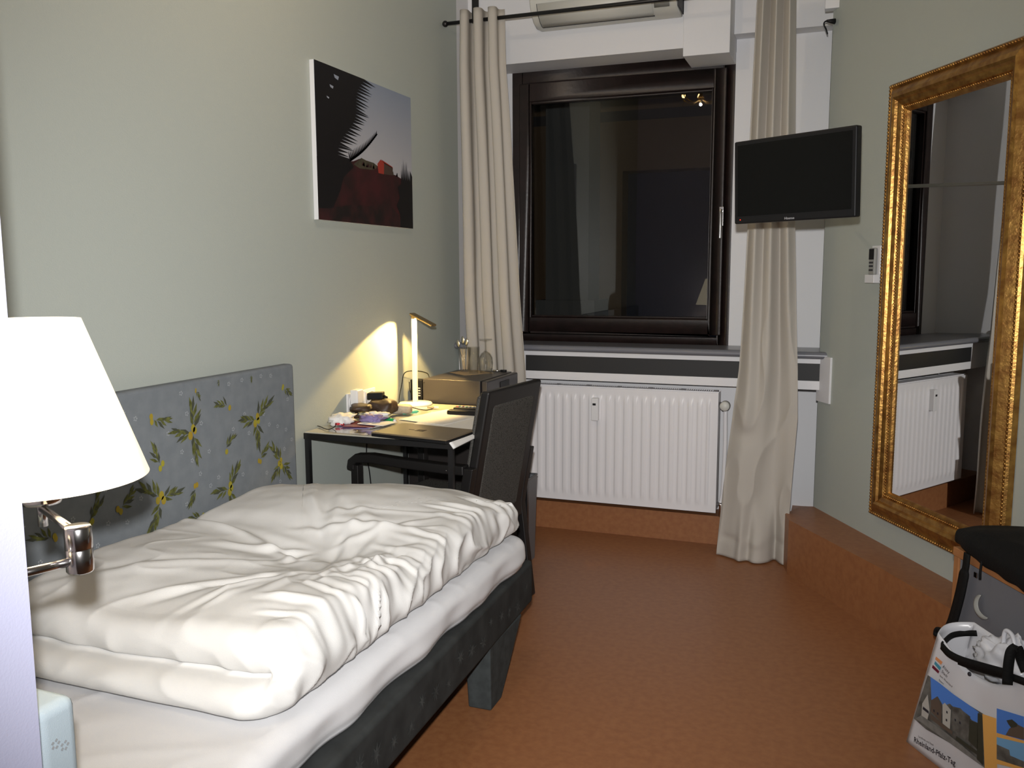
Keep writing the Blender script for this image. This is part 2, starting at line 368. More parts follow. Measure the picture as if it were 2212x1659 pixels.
# ================================================================= AIR CONDITIONER
ac = thing('air_conditioner', 'cream wall-mounted air conditioner above the window', 'air conditioner', (-1.17, 4.55, 2.66))
pr_ = [(4.61, 2.668), (4.52, 2.662), (4.47, 2.680), (4.43, 2.715), (4.405, 2.765), (4.40, 2.82), (4.40, 2.93), (4.61, 2.95)]
MB().prism([(-1.55, y, z) for y, z in pr_], (.748, 0, 0)).build('body', m_ac, ac, bevel=.008)
lv = [(4.503, 2.664), (4.470, 2.676), (4.430, 2.708), (4.407, 2.755)]
lvm = MB().grid(lambda u, v: Vector((-1.505+.58*u, lv[min(3, int(round(v*3)))][0]-.003, lv[min(3, int(round(v*3)))][1]-.003)), 1, 3); lvm.build('louver', m_ac, ac, solid=.004)
gp = MB(); y_, z_ = lv[0]
gp.box(-1.507, -.922, y_-.004, y_+.002, z_-.006, z_-.0015); gp.tube([(-1.509, a-.004, b-.003) for a, b in lv], .0018, 4)
gp.build('louver_gap', m_dk, ac)
MB().grid(lambda u, v: Vector((-.915+.075*u, [4.455, 4.425, 4.405][int(round(v*2))]-.003, [2.688, 2.718, 2.765][int(round(v*2))]-.003)), 1, 2).build('display_panel', m_acg, ac, solid=.003)
MB().box(-1.549, -.803, 4.3985, 4.401, 2.800, 2.803).build('panel_seam', m_acg, ac)
MB().box(-.800, -.792, 4.44, 4.6, 2.68, 2.90).build('end_gap_shade', m_dk, ac)  # dark strip standing in for the shadow between the unit and the duct
tx = MB(); text_mb(tx, 'ID LAT', .018, (-1.528, 4.4, 2.780), (1, 0, 0), (0, 0, 1), m_acg, (0, -.0025, 0)); tx.build('lettering', None, ac, weld=False)

# ================================================================= CURTAIN ROD AND CURTAINS
YR = 4.265
rl, rr_ = at(988, 47, 'y', YR), at(1407, 3, 'y', YR)
sl = (rr_.z-rl.z)/(rr_.x-rl.x)*0.0
rod = thing('curtain_rod', 'thin black curtain rod hung from the ceiling in front of the air conditioner', 'curtain rod', (-.85, YR, 2.66))
ZR = 2.664
MB().tube([(-1.945, YR, ZR), (-.02, YR, ZR)], .0095, 12).build('rod', m_blackm, rod)
MB().sphere((-1.955, YR, ZR), .016, 14).build('end_knob', m_blackm, rod)
MB().box(-1.805, -1.77, YR-.004, YR+.004, ZR-.012, HC).build('bracket', m_blackm, rod)
MB().box(-.30, -.27, YR-.004, YR+.004, ZR-.012, HC).build('bracket', m_blackm, rod)
def curtain(name, table, yc, n, amp, nu, nv, ztop, seed, label, extra=None):
    tb = []
    for py, a, b in table:
        A, B = at(a, py, 'y', yc), at(b, py, 'y', yc); tb.append(((A.z+B.z)/2, A.x, B.x))
    tb[0] = (ztop, tb[0][1], tb[0][2]); tb[-1] = (0.006 if tb[-1][0] < .3 else tb[-1][0], tb[-1][1], tb[-1][2])
    def ed(z):
        for i in range(len(tb)-1):
            if z >= tb[i+1][0]:
                t = (z-tb[i+1][0])/(tb[i][0]-tb[i+1][0]); return tb[i+1][1]*(1-t)+tb[i][1]*t, tb[i+1][2]*(1-t)+tb[i][2]*t
        return tb[-1][1], tb[-1][2]
    zb = tb[-1][0]
    def fn(u, v):
        z = ztop+(zb-ztop)*v; xl, xr = ed(z); w = xr-xl
        x, y = extra(u, v, z, xl, xr) if extra else (xl+w*u, yc)
        return Vector((x, y, z))
    return MB().grid(fn, nu, nv)
def left_c(u, v, z, xl, xr):
    ph = u*3.0*2*PI+.3
    a = .040*(1+.25*sin(5*v+u*4))
    drift = .25*sin(v*2.2)*max(0, u-.6)
    y = YR+a*cos(ph+drift*6)-.01*sin(v*3)
    s = .42*(xr-xl)/3.5*sin(2*(ph+drift*6))*.35
    return xl+(xr-xl)*u+s, y+.006*nz(u*5, v*7, 3)
lc = curtain('curtain', [(25, 993, 1083), (140, 993, 1086), (300, 997, 1097), (500, 1001, 1108), (640, 1003, 1115), (795, 1009, 1127), (1150, 1015, 1140)], YR, 3.5, .04, 160, 80, ZR+.048, 1, '', left_c)
one('curtain', lc, m_cur, 'cream pleated curtain gathered left of the window behind the desk', 'curtain', (-1.8, YR, 0), 'cream window curtains', solid=.003)
YC = 4.285
def right_c(u, v, z, xl, xr):
    t = 1-z/2.72                       # 0 top .. 1 bottom
    top = sin(u*3.0*2*PI+.8+.5*sin(t*3))*.028*(1-sstep(.45, .9, t))
    lowr = sin(u*1.25*2*PI+2.2)*.030*sstep(.3, .8, t)
    # hem: scallops bulging towards the room right of the middle
    hem = sstep(.86, .98, t)*(-.075*math.exp(-((u-.62)/.17)**2)+.035*math.exp(-((u-.80)/.05)**2)-.02*math.exp(-((u-.93)/.06)**2)-.02*math.exp(-((u-.33)/.05)**2)+.02*math.exp(-((u-.45)/.05)**2))
    # creases at knee height
    cr = .012*ridge(u*2.2+3, t*7, 2)**3*sstep(.5, .65, t)
    dip = .02*math.exp(-((u-.25)/.14)**2-((z-.62)/.05)**2)-.018*math.exp(-((u-.22)/.12)**2-((z-.74)/.09)**2)
    slump = .012*math.exp(-((z-.10)/.02)**2)*sin(u*9)
    y = YC+top+lowr+hem+dip+slump-cr+.006*nz(u*4, t*6, 9)
    x = xl+(xr-xl)*u + .25*(xr-xl)/3*sin(2*(u*3*2*PI+.8))*.15*(1-t)
    return x, y
rc = curtain('curtain', [(-90, 1640, 1722), (0, 1633, 1718), (290, 1618, 1716), (490, 1613, 1716), (700, 1601, 1720), (800, 1594, 1723), (900, 1581, 1723), (1000, 1568, 1714), (1100, 1557, 1706), (1215, 1546, 1703)], YC, 3, .04, 200, 220, ZR+.04, 2, '', right_c)
one('curtain', rc, m_cur, 'cream curtain hanging to the floor behind the television', 'curtain', (-.36, YC, 0), 'cream window curtains', solid=.003)

# ================================================================= TELEVISION
TL, TR, TBL, TBR = at(1581, 308, 'y', 3.52), at(1847, 270, 'y', 3.283), at(1591, 484, 'y', 3.52), at(1853, 468, 'y', 3.283)
ctr = (TL+TR+TBL+TBR)/4; tx_ = ((TR+TBR)-(TL+TBL)).normalized(); tz_ = ((TL+TR)-(TBL+TBR)).normalized(); tn = tx_.cross(tz_).normalized(); tz_ = tn.cross(tx_)
tn = -tn if tn.y > 0 else tn
hw = ((TR-TL).length+(TBR-TBL).length)/4; hh = ((TL-TBL).length+(TR-TBR).length)/4
tv = thing('television', 'flat black television tilted on a wall arm in front of the right curtain', 'television', ctr)
MB().obox(ctr-tn*.018, tx_*hw, tz_*hh, tn*.018).build('casing', m_blackp, tv, bevel=.006)
MB().obox(ctr-tn*.045, tx_*hw*.7, tz_*hh*.65, tn*.012).build('rear_housing', m_blackp, tv, bevel=.006)
MB().obox(ctr+tn*.0005+tz_*.006, tx_*(hw-.016), tz_*(hh-.022), tn*.0008).build('screen', m_screen, tv)
t_ = MB(); text_mb(t_, 'Hisense', .013, ctr-tx_*.028-tz_*(hh-.006), tx_, tz_, m_tvtxt, tn*.002); t_.build('lettering', None, tv, weld=False)
MB().sphere(ctr-tx_*(hw-.028)-tz_*(hh-.015)+tn*.001, .0022, 8).build('standby_light', m_red, tv)
arm0 = ctr-tn*.055; q = Vector((-.135, YB-.001, 1.80))
MB().obox(arm0, tx_*.05, tz_*.05, tn*.004).tube([arm0, (q.x+.01, 4.15, arm0.z+.03)], .008, 8).tube([(q.x+.01, 4.15, arm0.z+.03), q], .008, 8).box(q.x-.03, q.x+.03, q.y-.012, q.y, q.z-.06, q.z+.06).build('wall_arm', m_acg, tv)

# small plug and junction box high in the right corner
pb = thing('cable_outlet', 'white junction box with a black plug high in the right corner', 'outlet', (-.05, 4.40, 2.62))
A = at(1800, 3, 'y', 4.390); MB().box(A.x-.035, A.x+.03, 4.385, 4.44, A.z-.03, A.z+.07).build('box', m_whitep, pb, bevel=.004)
A = at(1803, 46, 'y', 4.380); B = at(1786, 45, 'y', 4.360); C_ = at(1780, 54, 'y', 4.360); D_ = at(1787, 68, 'y', 4.380)
MB().tube([A, A+(B-A)*.4, B], [.013, .010, .005], 12).build('plug', m_blackp, pb)
MB().tube(smoothpath([B, at(1781, 48, 'y', 4.355), C_, at(1784, 62, 'y', 4.365), Vector((D_.x, 4.42, D_.z))], 6), .0035, 8).build('cable', m_blackp, pb)

# ================================================================= MIRROR
s0, s1, z0, z1 = .540, 1.352, .373, 2.141
mir = thing('wall_mirror', 'tall mirror in a beaded antique gold frame on the right wall', 'mirror', wp((s0+s1)/2, z0))
prof = [(0, 0), (0, .022), (.006, .030), (.016, .030), (.020, .026), (.030, .034), (.046, .046), (.062, .050), (.072, .045), (.078, .036), (.086, .034), (.096, .030), (.100, .022), (.110, .024), (.118, .018), (.122, .010), (.122, 0)]
fm = MB(); cor = [(s0, z0, 1, 1), (s1, z0, -1, 1), (s1, z1, -1, -1), (s0, z1, 1, -1)]
vs = []; fs = []; n = len(prof)
for (a, b, da, db) in cor:
    for w, d in prof: vs.append(wp(a+da*w, b+db*w, d+.002))
for i in range(4):
    for j in range(n-1): fs.append((i*n+j, i*n+j+1, ((i+1) % 4)*n+j+1, ((i+1) % 4)*n+j))
fm.add(vs, fs)
def beads(off, ht, r, step):
    L = [((s0+off, z0+off), (s1-off, z0+off)), ((s1-off, z0+off), (s1-off, z1-off)), ((s1-off, z1-off), (s0+off, z1-off)), ((s0+off, z1-off), (s0+off, z0+off))]
    for (a, b) in L:
        l = math.hypot(b[0]-a[0], b[1]-a[1]); k = int(l/step)
        for i in range(k):
            t = i/k; fm.sphere(wp(a[0]+(b[0]-a[0])*t, a[1]+(b[1]-a[1])*t, ht), r, 6)
beads(.011, .031, .006, .0135); beads(.104, .025, .005, .012)
fm.build('frame', m_gold, mir)
MB().prism([wp(s0+.115, z0+.115, .009), wp(s1-.115, z0+.115, .009), wp(s1-.115, z1-.115, .009), wp(s0+.115, z1-.115, .009)], WN*.002).build('mirror_glass', m_mirror, mir)

def wq(s, z, out=0.0): return wp(s*.915, 1.4+(z-1.4)*.915, out)
# remote in its white wall holder
hol = thing('remote_holder', 'small white wall bracket left of the gold mirror', 'holder', wq(.50, 1.35))
MB().prism([wq(0.473, 1.345, .001), wq(0.543, 1.345, .001), wq(0.543, 1.515, .001), wq(0.473, 1.515, .001)], WN*.008).build('back_plate', m_whitep, hol, bevel=.002)
MB().prism([wq(0.467, 1.345, .02), wq(0.543, 1.345, .001), wq(0.543, 1.345, .034), wq(0.467, 1.345, .034)], (0, 0, .035)).build('pocket', m_whitep, hol, bevel=.002)
rem = thing('remote_control', 'slim air conditioner remote in the white wall bracket beside the mirror', 'remote control', wq(.50, 1.382, .02))
MB().prism([wq(0.481, 1.382, .011), wq(0.529, 1.382, .011), wq(0.529, 1.505, .011), wq(0.481, 1.505, .011)], WN*.016).build('body', m_acg, rem, bevel=.006)
MB().prism([wq(0.485, 1.452, .0275), wq(0.525, 1.452, .0275), wq(0.525, 1.500, .0275), wq(0.485, 1.500, .0275)], WN*.001).build('display', m_blackp, rem)
for z in (1.400, 1.418, 1.434):
    MB().prism([wq(0.489, z, .0275), wq(0.521, z, .0275), wq(0.521, z+.008, .0275), wq(0.489, z+.008, .0275)], WN*.0015).build('button', m_dk, rem)

# ================================================================= PICTURE (canvas print of a red hillside behind palms)
cy0, cy1, cz0, cz1, ct = 3.035, 3.855, 1.612, 2.224, .021
cv = thing('canvas_picture', 'unframed canvas print of a red hill with dark palm fronds on the left wall', 'picture', (XL, (cy0+cy1)/2, cz0))
MB().box(XL+.001, XL+ct, cy0, cy1, cz0, cz1).build('canvas', m_whitep, cv)
def mgrad():
    m = mat('printed_evening_sky', (.3, .32, .38), .6, spec=.2); nt = m.node_tree; b = nt.nodes['Principled BSDF']
    tc = nt.nodes.new('ShaderNodeTexCoord'); sp = nt.nodes.new('ShaderNodeSeparateXYZ'); mr = nt.nodes.new('ShaderNodeMapRange'); rp = nt.nodes.new('ShaderNodeValToRGB')
    mr.inputs['From Min'].default_value = .28; mr.inputs['From Max'].default_value = .61
    rp.color_ramp.elements[0].color = (.44, .44, .47, 1); rp.color_ramp.elements[1].color = (.25, .29, .37, 1)
    nt.links.new(tc.outputs['Object'], sp.inputs[0]); nt.links.new(sp.outputs[2], mr.inputs[0]); nt.links.new(mr.outputs[0], rp.inputs[0]); nt.links.new(rp.outputs[0], b.inputs['Base Color'])
    return m
m_psky = mgrad(); m_pblk = mat('printed_black_foliage', (.008, .007, .008), .55, spec=.25); m_phill = mat('printed_dark_red_hill', (.055, .012, .014), .55, spec=.25, col2=(.022, .010, .010), vscale=9)
m_proof = mat('printed_red_roof', (.34, .035, .02), .6); m_phouse = mat('printed_dark_house', (.06, .035, .025), .6); m_pgrn = mat('printed_scrub', (.07, .06, .035), .6, var=.4, vscale=50)
pc = MB(); cw, chh = cy1-cy0, cz1-cz0
def cp(u, v, l=0): return Vector((XL+ct+.0006+.0003*l, cy0+cw*u, cz0+chh*v))
pc.poly([cp(0, 0), cp(1, 0), cp(1, 1), cp(0, 1)], m_psky)
hill = [(0, 0), (1, 0), (1, .32), (.93, .345), (.86, .37), (.80, .385), (.73, .39), (.66, .40), (.58, .425), (.5, .44), (.44, .45), (.4, .445), (.34, .42), (.2, .40), (0, .40)]
pc.poly([cp(u, v, 1) for u, v in hill], m_phill)
pc.poly([cp(u, v, 2) for u, v in [(.34, .40), (.42, .455), (.47, .445), (.55, .44), (.60, .42), (.55, .39), (.4, .38)]], m_pgrn)
pc.poly([cp(u, v, 3) for u, v in [(.60, .375), (.66, .375), (.665, .46), (.625, .475), (.59, .44)]], m_proof)
pc.poly([cp(u, v, 3) for u, v in [(.66, .375), (.76, .38), (.765, .435), (.665, .46)]], m_phouse)
pc.poly([cp(u, v, 3) for u, v in [(.665, .455), (.765, .432), (.76, .442), (.63, .478)]], m_proof)
for i in range(26):
    u = .42+.4*random.random(); v = .40+.012*random.random()-.06*(u-.42); pc.poly([cp(u-.012, v, 2.5), cp(u+.012, v, 2.5), cp(u+.004, v+.03, 2.5)], m_pgrn if i % 2 else m_phill)
# big palm on the left with spiky right edge
edge = []
N = 26
for i in range(N+1):
    t = i/N; v = 1-.56*t
    base = .47-.27*t-.03*sin(t*9)
    edge.append((base, v)); 
    if i < N: edge.append((base+.10+.05*random.random(), v-.012-.02*random.random()))
pc.poly([cp(0, .0, 4)]+[cp(.10, 0, 4), cp(.14, .1, 4), cp(.20, .20, 4), cp(.24, .30, 4), cp(.34, .38, 4), cp(.30, .43, 4)]+[cp(u, v, 4) for u, v in reversed(edge)]+[cp(0, 1, 4)], m_pblk)
for k in range(3):
    u, v = [(.17, .955), (.13, .88), (.10, .80)][k]; s = [.03, .022, .015][k]; pc.poly([cp(u, v, 6), cp(u+s*1.6, v-.005, 6), cp(u+s*1.3, v-s, 6), cp(u+s*.3, v-s*.7, 6)], m_psky)
m_pgrd = mat('printed_red_ground', (.045, .013, .014), .55, spec=.25, col2=(.014, .010, .010), vscale=14)
pc.poly([cp(u, v, 5) for u, v in [(0, .0), (.84, 0), (.84, .08), (.70, .17), (.5, .13), (.3, .12), (.1, .08), (0, .07)]], m_pgrd)
# single frond
for i in range(20):
    t = i/19; u = .30+.27*t; v = .42+.22*t-.02*sin(t*3); pc.poly([cp(u, v-.012, 5), cp(u+.02, v+.0, 5), cp(u-.01+.03*t, v+.065*(1-.4*t), 5)], m_pblk)
    pc.poly([cp(u, v-.01, 5), cp(u+.03, v+.012, 5), cp(u+.012, v+.018, 5)], m_pblk)
# dark conifer on the right
con = [(.84, 0), (.84, .1), (.80, .16), (.84, .22), (.82, .30), (.86, .33)]
for i in range(9):
    con += [(.86+.014*i, .36+.012*(i % 2)), (.862+.014*i, .44+.05*sin(i*.5)+.02*(i % 3))]
con += [(1, .40), (1, 0)]
pc.poly([cp(u, v, 4) for u, v in con], m_pblk)
pc.build('print', None, cv, weld=False)

# ================================================================= PATTERNED UPHOLSTERY
def sprig(mb, P, U, V, N, cx, cz, s, rot, big):
    """olive sprig printed on a panel: P origin, U/V axes, N outwards"""
    def pt(a, b, l): return P+U*(cx+a)+V*(cz+b)+N*(.0012+.0002*l)
    rnd = random.Random(int(cx*1000)+int(cz*7777))
    s = s*1.22
    stems = [(rot, 1.0)] if not big else [(rot, 1.0), (rot+2.2, .85), (rot+3.9, .95)]
    for sa, sl_ in stems:
        L = s*sl_*(1.15 if big else 1.25); ux, uz = cos(sa), sin(sa); bend = rnd.uniform(-.5, .5)
        nl = 8
        for i in range(nl):
            t = .15+.85*i/(nl-1); a0 = sa+bend*t; bx, bz = cos(a0)*L*t*.62, sin(a0)*L*t*.62
            a = a0+(.62 if i % 2 else -.62)*(1-.75*t)+rnd.uniform(-.15, .15); ll = L*rnd.uniform(.34, .52); w = L*.062
            dx, dz = cos(a), sin(a); px_, pz_ = -dz, dx
            pts = [(bx, bz), (bx+dx*ll*.35+px_*w, bz+dz*ll*.35+pz_*w), (bx+dx*ll, bz+dz*ll), (bx+dx*ll*.5-px_*w, bz+dz*ll*.5-pz_*w)]
            if max(cz+z for x, z in pts) > 1.052 or max(cx+x for x, z in pts) > 2.778: continue
            mb.poly([pt(x, z, 1+i*.25) for x, z in pts], m_leaf if (i+int(cx*100)) % 3 else m_leafd)
        ow = L*.105
        for k in range(2 if not big else 1):
            a = sa+PI+rnd.uniform(-.9, .9)+k*.8; ox, oz = cos(a)*ow*1.1, sin(a)*ow*1.1
            if cz+oz+ow*1.2 > 1.052 or cx+ox+ow > 2.778: continue
            mb.poly([pt(ox+ow*.85*cos(q*PI/6), oz+ow*1.15*sin(q*PI/6), 5+k) for q in range(12)], m_olive)
def flower(mb, P, U, V, N, cx, cz):
    for q in range(5):
        a = q*2*PI/5; d = .0055
        mb.poly([P+U*(cx+cos(a)*d+.003*cos(b*PI/2))+V*(cz+sin(a)*d+.003*sin(b*PI/2))+N*.0012 for b in range(4)], m_palef)
hbx = XL+.05
hb = thing('headboard', 'long blue-grey upholstered panel printed with yellow olive sprigs, along the left wall behind the bed', 'headboard', (XL, 1.85, 0))
pt_ = MB().box(XL+.002, hbx, .86, 2.79, .30, 1.062, m_blue)
Pp = Vector((hbx, 0, 0)); Uy, Vz, Nx = Vector((0, 1, 0)), Vector((0, 0, 1)), Vector((1, 0, 0))
spr = [(423, 844, .05, -.9, 0), (329, 905, .055, -.6, 0), (415, 934, .085, 1.2, 1), (492, 878, .05, 2.6, 0), (553, 907, .085, 1.0, 1), (487, 971, .05, 1.1, 0), (346, 1005, .055, 2.2, 0), (561, 992, .05, .6, 0), (606, 1000, .075, 1.9, 1), (259, 1098, .055, .3, 0), (346, 1080, .085, -1.8, 1), (423, 1053, .05, 4.2, 0), (495, 1055, .08, 1.2, 1), (559, 1064, .05, 3.4, 0), (612, 838, .045, -.7, 0), (543, 809, .045, 4.6, 0), (474, 816, .04, 4.0, 0), (349, 836, .04, 1.0, 0), (193, 1125, .05, 1.1, 0), (232, 1019, .07, 1.7, 1), (140, 1058, .05, .3, 0), (113, 1165, .05, 2.4, 0), (435, 1117, .05, 2.9, 0), (160, 960, .05, 1, 0)]
done = []
for px_, py_, s, r, big in spr:
    q = at(px_, py_, 'x', hbx); sy = min(q.y, 2.755-s*.3)
    if sy+s*1.1 > 2.785: s = max(.025, (2.785-sy)/1.1)
    s = min(s, max(.02, (1.055-q.z)/1.05)) if q.z > .97 else s
    sprig(pt_, Pp, Uy, Vz, Nx, sy, q.z, s, r, big); done.append((sy, q.z))
for i in range(260):
    y, z = random.uniform(.9, 2.76), random.uniform(.4, 1.04)
    if all(math.hypot(y-a, z-b) > .045 for a, b in done): done.append((y, z)); (flower(pt_, Pp, Uy, Vz, Nx, y, z) if y > 1.5 or i % 4 else sprig(pt_, Pp, Uy, Vz, Nx, y, z, .05, i, 0))
pt_.build('padding', None, hb, bevel=.012, weld=False)

# ================================================================= BED
bed = thing('bed', 'low bed base in charcoal patterned velvet standing along the left wall', 'bed', (-1.47, 1.9, 0))
bz0, bz1 = .215, .372
bs = MB().prism([(-1.91, .92, bz0), (-.945, .92, bz0), (-1.003, 2.885, bz0), (-1.91, 2.885, bz0)], (0, 0, bz1-bz0), m_velvet)
# woven star bursts on the side
m_vs = mat('velvet_star', (0.075, 0.080, 0.078), .85, spec=.1, col2=(.038, .041, .041), vscale=60)
A0, A1 = Vector((-.945, .92, 0)), Vector((-1.003, 2.885, 0)); AD = (A1-A0).normalized(); AN = Vector((AD.y, -AD.x, 0))
for i in range(22):
    s = .07+i*.086+random.uniform(-.01, .01); z = bz0+.045+.055*((i*37 % 10)/10); n = 9; r0 = random.uniform(.022, .036)
    c = A0+AD*s+Vector((0, 0, z))+AN*.0014; pts = []
    for k in range(2*n):
        a = PI*k/n; r = r0*random.uniform(.8, 1.15) if k % 2 == 0 else r0*.32
        pts.append(c+AD*cos(a)*r+Vector((0, 0, 1))*sin(a)*r*.9)
    bs.poly(pts, m_vs)
bs.build('base', None, bed, bevel=.015, weld=False)
def leg(y0, y1, yb0, yb1, x0, x1):
    return MB().add([(x0, y0, bz0+.002), (x1, y0, bz0+.002), (x1, y1, bz0+.002), (x0, y1, bz0+.002), (x0+.01, yb0, 0), (x1, yb0, 0), (x1, yb1, 0), (x0+.01, yb1, 0)], [(0, 1, 2, 3), (7, 6, 5, 4), (0, 4, 5, 1), (1, 5, 6, 2), (2, 6, 7, 3), (3, 7, 4, 0)])
leg(2.46, 2.76, 2.465, 2.56, -1.09, -1.0).build('leg', m_legf, bed, bevel=.006)
leg(2.46, 2.76, 2.465, 2.56, -1.88, -1.80).build('leg', m_legf, bed, bevel=.006)
leg(.98, 1.25, 1.13, 1.22, -1.05, -.965).build('leg', m_legf, bed, bevel=.006)
leg(.98, 1.25, 1.13, 1.22, -1.88, -1.80).build('leg', m_legf, bed, bevel=.006)
m_pale = mat('flash_paled_upholstery', (0.46, 0.55, 0.61), .8, spec=.15, bump=.2, bscale=600)  # upholstery made paler in its base colour to imitate overexposure by the flash
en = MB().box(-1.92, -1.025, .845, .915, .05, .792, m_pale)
Pe = Vector((-1.03, .916, 0))
Pe2 = Vector((-1.0247, 0, 0))
for (y, z) in ((.87, .735), (.885, .725), (.875, .60), (.885, .45)): flower(en, Pe2, Uy, Vz, Nx, y, z)
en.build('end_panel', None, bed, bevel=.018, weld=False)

# ---- rounded slab surfaces for mattress and duvet
def slab(x0, x1, y0, y1, zb, zt, rad, corner, side_fn, top_fn, nper=420, nin=70, nside=26):
    """closed cushion: rings from the top centre to the edge, down the side, to the bottom"""
    w, l = x1-x0, y1-y0; per = []
    segs = [(x0, y0, x1, y0, (0, -1)), (x1, y0, x1, y1, (1, 0)), (x1, y1, x0, y1, (0, 1)), (x0, y1, x0, y0, (-1, 0))]
    total = 2*(w+l)
    for (ax, ay, bx, by, nn) in segs:
        k = max(8, int(nper*math.hypot(bx-ax, by-ay)/total))
        for i in range(k): t = i/k; per.append((ax+(bx-ax)*t, ay+(by-ay)*t))
    cx, cy = (x0+x1)/2, (y0+y1)/2
    def rr(px, py, cr):       # round the corners
        ix, iy = max(x0+cr, min(x1-cr, px)), max(y0+cr, min(y1-cr, py))
        dx, dy = px-ix, py-iy; d = math.hypot(dx, dy)
        if d < 1e-6 or (dx == 0 or dy == 0):
            nx, ny = (1 if px >= x1-1e-6 else -1 if px <= x0+1e-6 else 0), (1 if py >= y1-1e-6 else -1 if py <= y0+1e-6 else 0)
            L = math.hypot(nx, ny) or 1; return px, py, nx/L, ny/L
        return ix+dx/d*cr, iy+dy/d*cr, dx/d, dy/d
    P = [rr(px, py, corner(px, py)) for px, py in per]; n = len(P); vs = []
    arc = 0; ar = [0]
    for i in range(1, n): arc += math.hypot(P[i][0]-P[i-1][0], P[i][1]-P[i-1][1]); ar.append(arc)
    h = zt-zb
    rings = []
    for k in range(nin+1):
        s = (k/nin)**.8
        ring = []
        for (px, py, nx, ny) in P:
            ex, ey = px-nx*rad, py-ny*rad; x, y = cx+(ex-cx)*s, cy+(ey-cy)*s
            ring.append(Vector((x, y, zt+top_fn(x, y))))
        rings.append(ring)
    for k in range(1, nside+1):
        t = k/nside; ring = []
        for i, (px, py, nx, ny) in enumerate(P):
            off, z = side_fn(t, px, py, nx, ny, ar[i], rad, h)      # off: outwards from the inset line; z: 0..1 of height
            x, y = px+nx*(off-rad), py+ny*(off-rad)
            ring.append(Vector((x, y, zb+h*z+top_fn(px-nx*rad, py-ny*rad)*(z**1.5))))
        rings.append(ring)
    mb = MB(); allv = [v for r in rings for v in r]; R = len(rings); fs = []
    for k in range(R-1):
        for i in range(n): fs.append((k*n+i, k*n+(i+1) % n, (k+1)*n+(i+1) % n, (k+1)*n+i))
    fs.append(tuple((R-1)*n+i for i in range(n)))
    mb.add(allv, fs, None, True); return mb
# mattress under a fitted sheet
def m_side(t, px, py, nx, ny, s, rad, h):
    a = t*PI*.5; off = rad*sin(min(1, t*2)*PI/2); z = 1-.35*(1-cos(min(1, t*2)*PI/2)) if t < .5 else .65-.65*(t-.5)*2
    if nx > .5 or ny > .5:
        fade = sstep(.3, .8, t)
        off += fade*(.007*sin(s*17+3*nz(s*3, 1))+.006*nz(s*9, t*2))-.012*sstep(.75, 1, t)
    return off, z
def m_top(x, y):
    e = .0035*ridge(x*2.5+y*1.2, y*6-x*3, 4)**4+.003*nz(x*3, y*2.5, 7)
    return e*(1 if y < 1.6 else .6)
mt = slab(-1.90, -1.003, .925, 2.845, .375, .478, .045, lambda a, b: .06, m_side, m_top, nper=500, nin=60, nside=18)
one('mattress', mt, m_sheet, 'white mattress under a creased fitted sheet on the charcoal bed base', 'mattress', (-1.46, 1.9, .375))
# duvet, folded double
def near(ny): return sstep(.35, .95, -ny)
def d_side(t, px, py, nx, ny, s, rad, h):
    a = t*PI
    off0 = rad*sin(a)**.75 if t < 1 else 0; z0_ = .5+.5*cos(a)
    # layered end: two bulges with a groove between
    if t < .5: b = t*2*PI; off1 = rad*.95*abs(sin(b*.92))**.6; z1_ = 1-.56*(1-cos(b))/2
    else: b = (t-.5)*2*PI; off1 = rad*.35+.045+rad*.9*abs(sin(b))**.7; z1_ = .44-.44*(1-cos(b))/2
    w = near(ny)*(1-.55*sstep(-1.12, -1.04, px))
    off = off0*(1-w)+off1*w; z = z0_*(1-w)+z1_*w
    env = sin(PI*min(1, t*1.05))
    if nx > .3:   # gathers on the long right side
        g_ = ridge(s*9+2*nz(s*4, t), t*1.6, 5)**2
        off += env*(.018*(g_-.5)+.010*nz(s*22, t*3, 2))
    else:
        off += env*(.010*nz(s*10, t*3, 8)+.008*(ridge(s*7, t*2, 3)**2-.4))
    return off, z
BUMPS = [  # x, y, rx, ry, dz
    (-1.72, 1.75, .26, .30, .026), (-1.15, 1.62, .20, .20, .028), (-1.52, 2.42, .38, .26, .050), (-1.20, 2.62, .25, .2, .006),
    (-1.42, 2.02, .22, .14, -.030), (-1.20, 2.08, .16, .14, -.018), (-1.30, 2.22, .10, .06, .014), (-1.75, 2.14, .2, .06, -.02),
    (-1.84, 2.72, .16, .14, -.03), (-1.45, 1.52, .12, .10, -.008)]
def line_crease(x, y, x0_, y0_, x1_, y1_, wid, amp):
    dx, dy = x1_-x0_, y1_-y0_; L2 = dx*dx+dy*dy; t = ((x-x0_)*dx+(y-y0_)*dy)/L2
    if t < -.1 or t > 1.1: return 0
    sd = ((x-x0_)*dy-(y-y0_)*dx)/math.sqrt(L2)/wid
    return amp*math.exp(-sd*sd)*sin(PI*max(0.0, min(1, (t+.1)/1.2)))*(.35+1.3*sd)
CR = []
rr = random.Random(5)
HUB = [(-1.35, 2.06), (-1.22, 1.86), (-1.15, 2.12)]
for hx, hy in HUB:
    for k in range(11):
        a = rr.uniform(-1.9, 1.9)+(0 if k % 3 else PI); L = rr.uniform(.14, .38)
        CR.append((hx+cos(a)*.03, hy+sin(a)*.03, hx+cos(a)*L, hy+sin(a)*L*1.1, rr.uniform(.016, .030), rr.uniform(.004, .0085)))
CR += [(-1.90, 2.12, -1.55, 2.05, .025, .016), (-1.55, 2.05, -1.33, 1.95, .022, .014), (-1.80, 1.55, -1.30, 1.98, .03, .010), (-1.5, 1.55, -1.25, 1.80, .02, -.010), (-1.60, 2.35, -1.35, 2.10, .02, -.009), (-1.72, 2.62, -1.40, 2.12, .03, .008), (-1.45, 2.26, -1.12, 2.42, .02, .009), (-1.5, 2.15, -1.1, 2.27, .02, .010)]
